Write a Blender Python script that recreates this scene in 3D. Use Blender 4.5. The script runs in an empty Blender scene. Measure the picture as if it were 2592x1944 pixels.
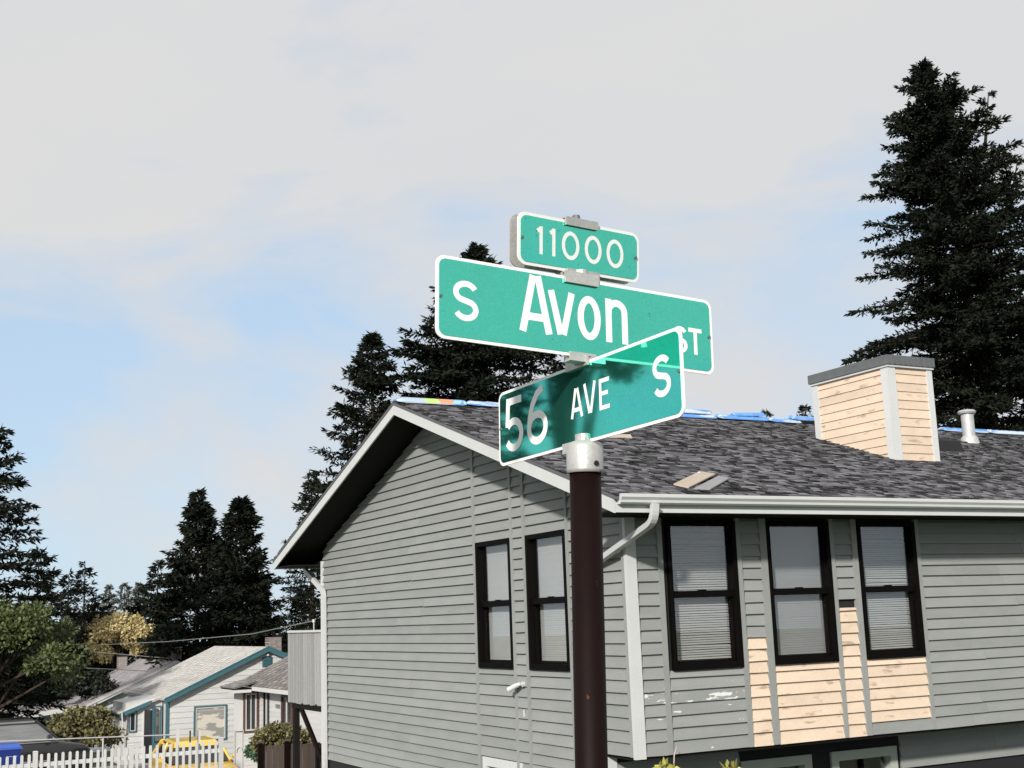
import bpy, bmesh, math, random
import numpy as np
from mathutils import Matrix, Vector

# ------------------------------------------------------------------ camera, sky, sun
SC = bpy.context.scene
COL = SC.collection
EYE = 1.6                                   # camera height above the street
PITCH, ROLL, FOCAL = 0.1844, -0.0346, 3182.4 / 2592 * 36
cam_d = bpy.data.cameras.new('camera'); cam = bpy.data.objects.new('camera', cam_d); COL.objects.link(cam)
cam_d.sensor_width = 36; cam_d.lens = FOCAL; cam_d.clip_start = 0.05; cam_d.clip_end = 2000
fw = Vector((0, math.cos(PITCH), math.sin(PITCH))); up0 = Vector((0, -math.sin(PITCH), math.cos(PITCH))); rt0 = Vector((1, 0, 0))
rt = rt0 * math.cos(ROLL) + up0 * math.sin(ROLL); up = up0 * math.cos(ROLL) - rt0 * math.sin(ROLL)
m3 = Matrix((rt, up, -fw)).transposed()
cam.matrix_world = Matrix.Translation((0, 0, EYE)) @ m3.to_4x4()
SC.camera = cam

TH = 0.4877                                 # the street grid is turned by this against the camera
CX, CY = 1.277, 14.825                      # near corner of the grey house
SUN = Vector((-0.307, -0.915, 0.43)).normalized()
sun_d = bpy.data.lights.new('sun', 'SUN'); sun = bpy.data.objects.new('sun', sun_d); COL.objects.link(sun)
sun_d.energy = 5.0; sun_d.angle = math.radians(3); sun_d.color = (1, 0.95, 0.88)
sun.rotation_euler = SUN.to_track_quat('Z', 'Y').to_euler()

world = bpy.data.worlds.new('World'); SC.world = world; world.use_nodes = True
nt = world.node_tree; nt.nodes.clear()
def N(t, typ, **kw):
    n = t.nodes.new(typ)
    for k, v in kw.items():
        if k.startswith('i_'): n.inputs[k[2:]].default_value = v
        elif k.startswith('n'): n.inputs[int(k[1:])].default_value = v
        else: setattr(n, k, v)
    return n
out = N(nt, 'ShaderNodeOutputWorld'); bg = N(nt, 'ShaderNodeBackground'); bg.inputs[1].default_value = 0.12
sky = N(nt, 'ShaderNodeTexSky'); sky.sky_type = 'NISHITA'; sky.sun_disc = False
sky.sun_elevation = math.asin(SUN.z); sky.sun_rotation = math.atan2(SUN.x, SUN.y)
sky.air_density = 1.0; sky.dust_density = 0.6; sky.ozone_density = 1.5
tc = N(nt, 'ShaderNodeTexCoord'); mp = N(nt, 'ShaderNodeMapping'); mp.inputs['Scale'].default_value = (1, 1, 2.6)
mp.inputs['Location'].default_value = (7.7, 0.4, 2.5)
no = N(nt, 'ShaderNodeTexNoise', i_Scale=3.2, i_Detail=7, i_Roughness=0.55, i_Distortion=0.35)
rp = N(nt, 'ShaderNodeValToRGB'); rp.color_ramp.elements[0].position = 0.50; rp.color_ramp.elements[1].position = 0.72
mx = N(nt, 'ShaderNodeMix', data_type='RGBA')
no2 = N(nt, 'ShaderNodeTexNoise', i_Scale=5, i_Detail=5)
cl = N(nt, 'ShaderNodeValToRGB')
cl.color_ramp.elements[0].color = (5.6, 5.75, 6.0, 1); cl.color_ramp.elements[1].color = (6.3, 6.2, 6.1, 1)
pale = N(nt, 'ShaderNodeMix', data_type='RGBA'); pale.inputs[0].default_value = 0.75; pale.inputs[7].default_value = (4.7, 6.1, 7.7, 1)
L = nt.links.new
L(tc.outputs['Generated'], mp.inputs[0]); L(mp.outputs[0], no.inputs['Vector']); L(mp.outputs[0], no2.inputs['Vector'])
sx = N(nt, 'ShaderNodeSeparateXYZ'); L(tc.outputs['Generated'], sx.inputs[0]); cv = N(nt, 'ShaderNodeMath', operation='MULTIPLY_ADD'); cv.inputs[1].default_value = 0.75
L(sx.outputs['Z'], cv.inputs[0]); L(no.outputs['Fac'], cv.inputs[2]); L(cv.outputs[0], rp.inputs[0]); L(no2.outputs['Fac'], cl.inputs[0]); L(rp.outputs[0], mx.inputs[0])
L(sky.outputs[0], pale.inputs[6]); L(pale.outputs[2], mx.inputs[6]); L(cl.outputs[0], mx.inputs[7]); L(mx.outputs[2], bg.inputs[0]); L(bg.outputs[0], out.inputs[0])

SC.view_settings.view_transform = 'Standard'; SC.view_settings.look = 'None'
SC.view_settings.exposure = 0.0; SC.view_settings.gamma = 1.0

# ------------------------------------------------------------------ helpers
U = Vector((math.cos(TH), math.sin(TH), 0)); G = Vector((-math.sin(TH), math.cos(TH), 0))
def HW(x, y, z):                            # street-grid coordinates (z counted from the eye) to world
    return Vector((CX, CY, EYE)) + U * x + G * y + Vector((0, 0, z))

def thing(name, label, cat, loc=(0, 0, 0), group=None, rot=TH, world_loc=None):
    o = bpy.data.objects.new(name, None); COL.objects.link(o)
    o.location = world_loc if world_loc is not None else HW(*loc); o.rotation_euler = (0, 0, rot)
    o.empty_display_size = 0.2
    o['label'] = label; o['category'] = cat
    if group: o['group'] = group
    o['org'] = [float(v) for v in loc]
    return o
def org(o):
    while o is not None and 'org' not in o: o = o.parent
    return Vector(o['org']) if o is not None else Vector((0, 0, 0))
def put(name, verts, faces, mat, parent, smooth=False, rel=True, label=None, kind=None):
    me = bpy.data.meshes.new(name)
    if rel:
        q = org(parent); verts = [(v[0] - q[0], v[1] - q[1], v[2] - q[2]) for v in verts]
    me.from_pydata([tuple(v) for v in verts], [], faces); me.update()
    if smooth: me.polygons.foreach_set('use_smooth', [True] * len(me.polygons))
    if mat: me.materials.append(mat)
    o = bpy.data.objects.new(name, me); COL.objects.link(o); o.parent = parent
    if label: o['label'] = label
    if kind: o['kind'] = kind
    return o
class MB:
    def __init__(s): s.v = []; s.f = []
    def box(s, x0, x1, y0, y1, z0, z1):
        n = len(s.v)
        s.v += [(x0, y0, z0), (x1, y0, z0), (x1, y1, z0), (x0, y1, z0), (x0, y0, z1), (x1, y0, z1), (x1, y1, z1), (x0, y1, z1)]
        s.f += [tuple(n + i for i in q) for q in ((3, 2, 1, 0), (4, 5, 6, 7), (0, 1, 5, 4), (1, 2, 6, 5), (2, 3, 7, 6), (3, 0, 4, 7))]
        return s
    def hexa(s, p):                         # 8 corners: bottom ring then top ring
        n = len(s.v); s.v += [tuple(q) for q in p]
        s.f += [tuple(n + i for i in q) for q in ((3, 2, 1, 0), (4, 5, 6, 7), (0, 1, 5, 4), (1, 2, 6, 5), (2, 3, 7, 6), (3, 0, 4, 7))]
        return s
    def prism(s, ring0, ring1, cap=True):
        n = len(s.v); k = len(ring0); s.v += [tuple(q) for q in ring0] + [tuple(q) for q in ring1]
        for i in range(k): j = (i + 1) % k; s.f.append((n + i, n + j, n + k + j, n + k + i))
        if cap: s.f.append(tuple(range(n + k - 1, n - 1, -1))); s.f.append(tuple(range(n + k, n + 2 * k)))
        return s
    def tube(s, pts, rad, k=10, cap=True, sq=None):
        pts = [Vector(p) for p in pts]; rads = rad if isinstance(rad, (list, tuple)) else [rad] * len(pts)
        n = len(s.v); ref = None
        for i, p in enumerate(pts):
            d = (pts[min(i + 1, len(pts) - 1)] - pts[max(i - 1, 0)]).normalized()
            if ref is None: ref = Vector((0, 0, 1)) if abs(d.z) < 0.9 else Vector((1, 0, 0))
            a = (ref - d * ref.dot(d)).normalized(); b = d.cross(a); ref = a
            for j in range(k):
                t = 2 * math.pi * (j + (0.5 if sq else 0)) / k; c, q = math.cos(t), math.sin(t)
                if sq:
                    e = max(abs(c), abs(q)); c, q = c / e * 0.93 + c * 0.05, q / e * 0.93 + q * 0.05
                    s.v.append(tuple(p + a * c * sq[0] / 2 + b * q * sq[1] / 2))
                else: s.v.append(tuple(p + (a * c + b * q) * rads[i]))
        for i in range(len(pts) - 1):
            for j in range(k):
                l = (j + 1) % k; s.f.append((n + i * k + j, n + i * k + l, n + (i + 1) * k + l, n + (i + 1) * k + j))
        if cap: s.f.append(tuple(n + j for j in range(k - 1, -1, -1))); s.f.append(tuple(n + (len(pts) - 1) * k + j for j in range(k)))
        return s
    def put(s, name, mat, parent, **kw): return put(name, s.v, s.f, mat, parent, **kw)
def box(name, x0, x1, y0, y1, z0, z1, mat, parent, **kw): return MB().box(x0, x1, y0, y1, z0, z1).put(name, mat, parent, **kw)
def npmesh(name, V, F, mat, parent, smooth=False, kind=None, attr=None):
    me = bpy.data.meshes.new(name); V = np.asarray(V, np.float32); F = np.asarray(F, np.int32); k = F.shape[1]
    me.vertices.add(len(V)); me.vertices.foreach_set('co', V.ravel())
    me.loops.add(F.size); me.loops.foreach_set('vertex_index', F.ravel())
    me.polygons.add(len(F)); me.polygons.foreach_set('loop_start', np.arange(0, F.size, k, dtype=np.int32))
    me.update(calc_edges=True)
    if attr is not None:
        a = me.attributes.new('tone', 'FLOAT', 'FACE'); a.data.foreach_set('value', np.asarray(attr, np.float32))
    if mat: me.materials.append(mat)
    o = bpy.data.objects.new(name, me); COL.objects.link(o); o.parent = parent
    if kind: o['kind'] = kind
    return o

# ------------------------------------------------------------------ materials
MATS = {}
def mat(name, col, rough=0.6, var=0.12, scale=3.0, fine=60.0, fvar=0.06, bump=0.0, metal=0.0, coat=0.0, spec=0.4, obj=0.05, stretch=(1, 1, 1), attr=0.0, spots=None, translucent=0):
    m = bpy.data.materials.new(name); m.use_nodes = True; t = m.node_tree; b = t.nodes['Principled BSDF']; l = t.links.new
    b.inputs['Roughness'].default_value = rough; b.inputs['Metallic'].default_value = metal
    b.inputs['Specular IOR Level'].default_value = spec; b.inputs['Coat Weight'].default_value = coat; b.inputs['Coat Roughness'].default_value = 0.06
    c = N(t, 'ShaderNodeTexCoord'); mpn = N(t, 'ShaderNodeMapping'); mpn.inputs['Scale'].default_value = stretch; l(c.outputs['Object'], mpn.inputs[0])
    inf = N(t, 'ShaderNodeObjectInfo')
    off = N(t, 'ShaderNodeVectorMath', operation='MULTIPLY_ADD'); off.inputs[1].default_value = (1, 1, 1)
    sc = N(t, 'ShaderNodeVectorMath', operation='SCALE'); sc.inputs[0].default_value = (37, 19, 53); l(inf.outputs['Random'], sc.inputs['Scale'])
    l(mpn.outputs[0], off.inputs[0]); l(sc.outputs[0], off.inputs[2])
    n1 = N(t, 'ShaderNodeTexNoise', i_Scale=scale, i_Detail=5.0, i_Roughness=0.6); n2 = N(t, 'ShaderNodeTexNoise', i_Scale=fine, i_Detail=3.0)
    l(off.outputs[0], n1.inputs['Vector']); l(off.outputs[0], n2.inputs['Vector'])
    def mul(a, k):                           # (a-0.5)*k
        q = N(t, 'ShaderNodeMath', operation='MULTIPLY_ADD'); l(a, q.inputs[0]); q.inputs[1].default_value = k; q.inputs[2].default_value = -0.5 * k; return q.outputs[0]
    def add(a, bb):
        q = N(t, 'ShaderNodeMath', operation='ADD'); l(a, q.inputs[0])
        if isinstance(bb, float): q.inputs[1].default_value = bb
        else: l(bb, q.inputs[1])
        return q.outputs[0]
    f = add(add(mul(n1.outputs['Fac'], var * 4), mul(n2.outputs['Fac'], fvar * 4)), mul(inf.outputs['Random'], obj * 2))
    if attr:
        at = N(t, 'ShaderNodeAttribute', attribute_name='tone'); f = add(f, mul(at.outputs['Fac'], attr * 2))
    f = add(f, 1.0)
    mn = N(t, 'ShaderNodeMath', operation='MAXIMUM'); l(f, mn.inputs[0]); mn.inputs[1].default_value = 0.05
    s2 = N(t, 'ShaderNodeVectorMath', operation='SCALE'); s2.inputs[0].default_value = col; l(mn.outputs[0], s2.inputs['Scale'])
    colout = s2.outputs[0]
    if spots:                                # (colour, noise scale, threshold, softness, stretch)
        for sp in spots:
            ms = N(t, 'ShaderNodeMapping'); ms.inputs['Scale'].default_value = sp[4]; l(off.outputs[0], ms.inputs[0])
            n3 = N(t, 'ShaderNodeTexNoise', i_Scale=sp[1], i_Detail=4.0); l(ms.outputs[0], n3.inputs['Vector'])
            r3 = N(t, 'ShaderNodeMapRange'); r3.inputs[1].default_value = sp[2]; r3.inputs[2].default_value = sp[2] + sp[3]; l(n3.outputs['Fac'], r3.inputs[0])
            mm = N(t, 'ShaderNodeMix', data_type='RGBA'); l(r3.outputs[0], mm.inputs[0]); l(colout, mm.inputs[6]); mm.inputs[7].default_value = (*sp[0], 1); colout = mm.outputs[2]
    l(colout, b.inputs['Base Color'])
    if bump:
        bp = N(t, 'ShaderNodeBump'); bp.inputs['Strength'].default_value = bump; bp.inputs['Distance'].default_value = 0.01; l(n2.outputs['Fac'], bp.inputs['Height']); l(bp.outputs[0], b.inputs['Normal'])
    if translucent:
        tr = N(t, 'ShaderNodeBsdfTranslucent'); l(colout, tr.inputs[0]); ms2 = N(t, 'ShaderNodeMixShader'); ms2.inputs[0].default_value = translucent
        o = t.nodes['Material Output']; l(b.outputs[0], ms2.inputs[1]); l(tr.outputs[0], ms2.inputs[2]); l(ms2.outputs[0], o.inputs[0])
    MATS[name] = m; return m
def glass(name, tint=(1, 1, 1), rough=0.0, extra=0.0):
    m = bpy.data.materials.new(name); m.use_nodes = True; t = m.node_tree; t.nodes.clear(); l = t.links.new
    o = N(t, 'ShaderNodeOutputMaterial'); a = N(t, 'ShaderNodeBsdfTransparent'); a.inputs[0].default_value = (*tint, 1)
    g = N(t, 'ShaderNodeBsdfGlossy'); g.inputs['Roughness'].default_value = rough
    ge = N(t, 'ShaderNodeNewGeometry'); dt = N(t, 'ShaderNodeVectorMath', operation='DOT_PRODUCT'); l(ge.outputs['Normal'], dt.inputs[0]); l(ge.outputs['Incoming'], dt.inputs[1])
    ab = N(t, 'ShaderNodeMath', operation='ABSOLUTE'); l(dt.outputs['Value'], ab.inputs[0]); om = N(t, 'ShaderNodeMath', operation='SUBTRACT'); om.inputs[0].default_value = 1; l(ab.outputs[0], om.inputs[1])
    pw = N(t, 'ShaderNodeMath', operation='POWER'); pw.inputs[1].default_value = 5; l(om.outputs[0], pw.inputs[0])
    ad = N(t, 'ShaderNodeMath', operation='MULTIPLY_ADD', use_clamp=True); ad.inputs[1].default_value = 0.9; ad.inputs[2].default_value = 0.035 + extra; l(pw.outputs[0], ad.inputs[0])
    mxs = N(t, 'ShaderNodeMixShader'); l(ad.outputs[0], mxs.inputs[0]); l(a.outputs[0], mxs.inputs[1]); l(g.outputs[0], mxs.inputs[2]); l(mxs.outputs[0], o.inputs[0])
    MATS[name] = m; return m

GREY = mat('grey_siding_paint', (0.245, 0.255, 0.248), 0.62, 0.09, 1.6, 25, 0.05, 0.15, obj=0.06, stretch=(1, 1, 3),
           spots=[((0.13, 0.13, 0.125), 34, 0.735, 0.03, (1, 1, 2))])
GREYW = mat('grey_siding_scraped', (0.245, 0.255, 0.248), 0.62, 0.09, 1.6, 25, 0.05, 0.15, obj=0.05, stretch=(1, 1, 3),
            spots=[((0.60, 0.61, 0.59), 4.5, 0.68, 0.02, (1, 1, 1.6))])
GREYS = mat('grey_siding_primer_streak', (0.245, 0.255, 0.248), 0.62, 0.09, 1.6, 25, 0.05, 0.15, obj=0.05, stretch=(1, 1, 3),
            spots=[((0.60, 0.61, 0.59), 4.0, 0.60, 0.02, (0.8, 1, 1.3))])
GTRIM = mat('grey_batten_paint', (0.25, 0.26, 0.254), 0.6, 0.07, 3, 30, 0.05, 0.1)
TAN = mat('bare_tan_siding', (0.63, 0.505, 0.39), 0.7, 0.10, 2.0, 45, 0.08, 0.3, obj=0.05, stretch=(1, 1, 2),
          spots=[((0.40, 0.30, 0.23), 3.2, 0.60, 0.10, (1, 1, 2.0)), ((0.14, 0.10, 0.07), 14, 0.78, 0.02, (1, 1, 1))])  # large brown blotches put shading into the colour; small dark spots are nails
WHITE = mat('white_trim_paint', (0.53, 0.54, 0.54), 0.5, 0.04, 3, 40, 0.03, 0.08)
GUTTER = mat('white_gutter_metal', (0.52, 0.53, 0.53), 0.35, 0.05, 2, 30, 0.03, stretch=(0.3, 1, 1))
SOFFIT = mat('near_black_soffit', (0.013, 0.012, 0.011), 0.85, 0.1, spec=0.1)  # even near-black colour for soffits and other dark trim
SHING = mat('asphalt_shingles', (0.10, 0.099, 0.107), 0.95, 0.12, 0.9, 90, 0.16, 0.3, attr=0.85, spec=0.1)
EDGE = mat('shingle_edge', (0.10, 0.10, 0.11), 0.9, 0.1)
FRAME = mat('dark_window_frame', (0.0035, 0.0028, 0.0028), 0.6, 0.1, spec=0.06)
BLIND = mat('blind_slats', (0.36, 0.37, 0.36), 0.5, 0.06)
SHADE = mat('dark_room', (0.012, 0.012, 0.014), 0.9, 0.0)  # near-black stand-in for unlit room depth; also backs the siding
SCREEN = mat('insect_screened_blind', (0.24, 0.25, 0.25), 0.7, 0.06)
GLASS = glass('window_glass', extra=0.05)
CAPM = mat('galvanised_cap', (0.14, 0.145, 0.15), 0.5, 0.12, 6, 60, 0.08, metal=0.3)
STEEL = mat('galvanised_pipe', (0.52, 0.52, 0.51), 0.45, 0.1, 8, 70, 0.06, metal=0.4)
BLACKM = mat('black_metal', (0.012, 0.012, 0.013), 0.5, 0.1)
SIGNG = mat('green_reflective_sheeting', (0.11, 0.70, 0.53), 0.038, 0.05, 4, 160, 0.08, metal=0.95, obj=0.0, spots=[((0.05, 0.42, 0.32), 60, 0.72, 0.02, (1, 1, 1))])
SIGNW = mat('white_reflective_sheeting', (0.80, 0.80, 0.78), 0.4, 0.03, 6, 120, 0.03, obj=0.0, metal=0.0)
POLE = mat('rust_brown_pole_paint', (0.0065, 0.0018, 0.0015), 0.6, 0.25, 8, 60, 0.15, spots=[((0.10, 0.035, 0.015), 55, 0.73, 0.03, (1, 1, 0.4))], spec=0.12)
CASTA = mat('cast_aluminium', (0.46, 0.455, 0.44), 0.45, 0.10, 12, 90, 0.08, 0.1, metal=0.35)
DARKGAP = mat('dark_gap', (0.02, 0.008, 0.006), 0.8, 0.1)
BLUEW = mat('blue_plastic_wrap', (0.10, 0.27, 0.62), 0.25, 0.15, 3, 14, 0.15, 0.5, coat=0.4, stretch=(0.5, 1, 1), spots=[((0.46, 0.55, 0.66), 3.5, 0.52, 0.06, (0.6, 2, 2))])  # pale patches put the sheen of the wrap into its colour
FIR = mat('fir_needles', (0.010, 0.0135, 0.008), 0.85, 0.2, 0.6, 3, 0.2, attr=0.5, spec=0.15)
FIR2 = mat('far_fir_lit_needles', (0.13, 0.14, 0.125), 0.8, 0.2, 0.6, 3, 0.2, attr=0.6, spec=0.1)  # paler needles: the lit look of the far firs put into colour
BARK = mat('bark', (0.05, 0.035, 0.026), 0.9, 0.2, 4, 30, 0.2, 0.4)

# ------------------------------------------------------------------ ground
def ground():
    n = 90; xs = np.linspace(-1, 1, n); g = np.sign(xs) * np.abs(xs) ** 2.2 * 420
    X, Y = np.meshgrid(g, g + 20); d = np.hypot(X, Y)
    Z = np.interp(d, [0, 5, 9, 13, 24, 35, 46, 60, 120, 700], [0, 0, -0.7, -2.2, -1.75, -2.75, -3.1, -3.4, -4.5, -6])
    rng = np.random.default_rng(3); Z = Z + rng.normal(0, 0.02, Z.shape)
    V = np.stack([X, Y, Z], -1).reshape(-1, 3); i = np.arange(n * n).reshape(n, n)
    F = np.stack([i[:-1, :-1], i[:-1, 1:], i[1:, 1:], i[1:, :-1]], -1).reshape(-1, 4)
    GR = mat('lawn', (0.07, 0.085, 0.04), 0.9, 0.25, 0.4, 8, 0.25, 0.3)
    o = npmesh('ground', V, F, GR, None); o['kind'] = 'structure'
ground()
CONC = mat('driveway_concrete', (0.30, 0.29, 0.28), 0.9, 0.1, 1.2, 30, 0.08)
drv = put('driveway', [tuple(HW(x, y, z)) for x, y, z in ((-2.4, 15.2, -3.22), (2.6, 15.2, -3.22), (2.6, 24.5, -4.18), (-2.4, 24.5, -4.18), (2.3, 33.2, -4.45), (-2.4, 33.2, -4.45))], [(0, 1, 2, 3), (3, 2, 4, 5)], CONC, None); drv['kind'] = 'structure'

# ------------------------------------------------------------------ the grey house
H = thing('grey_house', 'grey lap-sided corner house with white gutter, open gable and patches of bare tan siding', 'house', (0, 0, 0))
RZ, RS, RIDGE = 1.575, 1 / 3.0, 5.4         # roof plane: z = RZ + RS*Y up to the ridge
LEN = 16.0                                  # how far the house runs along the street
BACK = 10.68
def wallmap(w, a, z, o): return (a, -o, z) if w == 'R' else (-o, a, z) if w == 'G' else (a, 0.68 - o, z)
def wbox(mb, w, a0, a1, z0, z1, o0, o1):
    p = [wallmap(w, a, z, o) for z in (z0, z1) for a, o in ((a0, o0), (a1, o0), (a1, o1), (a0, o1))]
    mb.hexa(p if w != 'G' else [p[i] for i in (1, 0, 3, 2, 5, 4, 7, 6)]); return mb
def wpart(name, w, a0, a1, z0, z1, o0, o1, m, parent, **kw): return wbox(MB(), w, a0, a1, z0, z1, o0, o1).put(name, m, parent, **kw)
def holed(name, w, a0, a1, z0, z1, holes, m, parent):
    A = sorted({a0, a1, *[h[0] for h in holes], *[h[1] for h in holes]}); Z = sorted({z0, z1, *[h[2] for h in holes], *[h[3] for h in holes]}); mb = MB()
    for i in range(len(A) - 1):
        for j in range(len(Z) - 1):
            ca, cz = (A[i] + A[i + 1]) / 2, (Z[j] + Z[j + 1]) / 2
            if a0 < ca < a1 and z0 < cz < z1 and not any(h[0] < ca < h[1] and h[2] < cz < h[3] for h in holes):
                wbox(mb, w, A[i], A[i + 1], Z[j], Z[j + 1], -0.12, 0)
    return mb.put(name, m, parent)
E1 = 0.1403
def lap(k): return -0.183 - E1 * k           # bottom of course k
def rake_lim(z):                             # half-open Y range of the gable at height z
    d = (RZ + RS * RIDGE - 0.21 - z) / RS
    return max(RIDGE - d, 0.0), min(RIDGE + d, BACK)
rnd = random.Random(5)
def clap(w, a0, a1, zb, zt, m, parent, clip=False):
    if a1 - a0 > 4 and (w != 'G' or rnd.random() < 0.4):
        c = a0 + (rnd.uniform(0.25, 0.75) * (a1 - a0) if w == 'G' else rnd.uniform(0.5, 4.0)); clap1(w, a0, c - 0.003, zb, zt, m, parent, clip); clap1(w, c + 0.003, a1, zb, zt, m, parent, clip)
    else: clap1(w, a0, a1, zb, zt, m, parent, clip)
def clap1(w, a0, a1, zb, zt, m, parent, clip=False):
    b0, b1, t0, t1 = a0, a1, a0, a1
    if clip:
        lb, lt = rake_lim(zb), rake_lim(zt)
        b0, b1 = max(a0, lb[0]), min(a1, lb[1]); t0, t1 = max(a0, lt[0]), min(a1, lt[1])
        if b1 <= b0 + 0.05: return
        if t1 <= t0 + 0.02:
            if b1 <= b0 + 0.05: return
            t0 = t1 = (b0 + b1) / 2; t1 += 0.02
    ob = 0.042 + rnd.uniform(-0.002, 0.002); ot = 0.006
    e0, e1 = rnd.uniform(-0.004, 0.004), rnd.uniform(-0.004, 0.004)
    p = [wallmap(w, b0, zb + e0, ob), wallmap(w, b1, zb + e1, ob), wallmap(w, b1, zb + e1, 0.0005), wallmap(w, b0, zb + e0, 0.0005),
         wallmap(w, t0, zt + 0.004, ot), wallmap(w, t1, zt + 0.004, ot), wallmap(w, t1, zt + 0.004, 0.0005), wallmap(w, t0, zt + 0.004, 0.0005)]
    if w == 'G': p = [p[i] for i in (1, 0, 3, 2, 5, 4, 7, 6)]
    MB().hexa(p).put('clapboard', m, parent)

WR = [(0.54, 1.56), (2.035, 3.052), (3.53, 4.54)]; WZ0, WZ1 = -0.665, 1.09
WG = [(2.885, 3.95), (1.37, 2.425)]
LG = [(2.76, 3.93, -3.0, -1.88), (1.35, 2.42, -3.0, -1.92)]
LR = [(1.95, 3.08, -3.0, -1.85), (3.41, 4.55, -3.0, -1.85)]
right = holed('wall', 'R', 0.0, LEN, -1.6, 1.5, [(a, b, WZ0, WZ1) for a, b in WR], SHADE, H)
right['label'] = 'street side wall of grey and bare tan lap siding'
lower = holed('wall', 'L', 0.0, LEN, -4.2, -1.6, LR, SHADE, H); lower['label'] = 'recessed lower wall under the overhang'
gable = holed('wall', 'G', 0.69, BACK, -4.2, 1.30, [(a, b, WZ0, WZ1) for a, b in WG] + LG, SHADE, H)
gable['label'] = 'grey lap-sided gable wall'
tri = MB(); zt = RZ + RS * RIDGE - 0.1
tri.prism([(0, 0.12, 1.301), (0, BACK, 1.301), (0, RIDGE, zt)], [(0.12, 0.12, 1.301), (0.12, BACK, 1.301), (0.12, RIDGE, zt)]).put('gable_top', SHADE, H)
wpart('wall', 'G', 0.121, 0.689, -1.6, 1.30, -0.12, 0, SHADE, H)
box('floor_slab', 0.001, LEN, 0.001, 0.75, -1.64, -1.601, SOFFIT, H)
box('wall', 0.12, LEN, BACK - 0.12, BACK, -4.2, 1.5, GREY, H); box('wall', LEN, LEN + 0.12, 0.0, BACK, -4.2, 1.5, GREY, H)
# battens and siding, street side
for a0, a1 in ((0.40, 0.47), (1.563, 1.63), (1.93, 2.03), (3.055, 3.12), (3.42, 3.51), (4.545, 4.61)):
    wpart('batten', 'R', a0, a1, -1.6, 1.12, 0, 0.047, GTRIM, right)
SEC = [(0.09, 0.40, 0), (0.47, 1.563, 1), (1.63, 1.93, 0), (2.03, 3.055, 1), (3.12, 3.42, 0), (3.51, 4.545, 1), (4.61, LEN, 0)]
for si, (a0, a1, win) in enumerate(SEC):
    for k in range(-10, 11):
        zb, zt_ = lap(k), lap(k - 1)
        if k == 10: zb = -1.6
        if zb > 1.12: continue
        zt_ = min(zt_, 1.13)
        if win and zb > WZ0: continue
        if win and zt_ > WZ0 - 0.002: zt_ = WZ0 - 0.002
        tanb = (si == 2 and zb < -0.40) or si == 3 or (si == 4 and zb < 0.0) or (si == 5 and k < 10)
        m = TAN if tanb else GREYS if (si in (0, 1) and k == 6) else GREYW if (si in (0, 1) and k in (5, 7, 8, 10)) else GREY
        if si == 4 and k == -1: zt_ = -0.012
        clap('R', a0, a1, zb, zt_, m, right)
# battens and siding, gable
for a0, a1, z1 in ((3.97, 4.04, 2.66), (2.81, 2.868, 2.30), (2.44, 2.51, 2.18), (1.30, 1.355, 1.78)):
    wpart('batten', 'G', a0, a1, -4.0, z1, 0, 0.047, GTRIM, gable)
for a0, a1, win in ((4.04, BACK - 0.06, None), (2.868, 3.97, 0), (2.51, 2.81, None), (1.355, 2.44, 1), (0.06, 1.30, None)):
    for k in range(-23, 17):
        zb, zt_ = lap(k), lap(k - 1)
        if a0 == 0.06:
            if k > 10: continue
            if k == 10: zb = -1.6
        if win is not None:
            if zb < WZ1 and zt_ > WZ0:
                if zt_ > WZ1 + 0.03: zb = WZ1 + 0.002
                elif zb < WZ0 - 0.03: zt_ = WZ0 - 0.002
                else: continue
            if zb < LG[win][3]:
                if zt_ > LG[win][3] + 0.03: zb = LG[win][3] + 0.002
                else: continue
        clap('G', a0, a1, zb, zt_, GREY, gable, clip=True)
for k in range(12, 15): clap('L', 4.62, LEN, lap(k), lap(k - 1), GREY, lower)
for k in range(12, 14): clap('L', 0.14, 1.93, lap(k), lap(k - 1), GREY, lower)
# corner boards
wpart('corner_board', 'R', -0.0515, 0.09, -1.62, 1.12, 0, 0.053, WHITE, H)
wpart('corner_board', 'G', 0.0005, 0.06, -1.6, 1.25, 0.0, 0.051, GTRIM, H)
wpart('corner_board', 'G', BACK - 0.06, BACK + 0.02, -4.0, 1.2, 0.0, 0.05, WHITE, H)
wpart('corner_board', 'L', -0.03, 0.13, -4.0, -1.64, 0, 0.034, WHITE, H)

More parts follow.
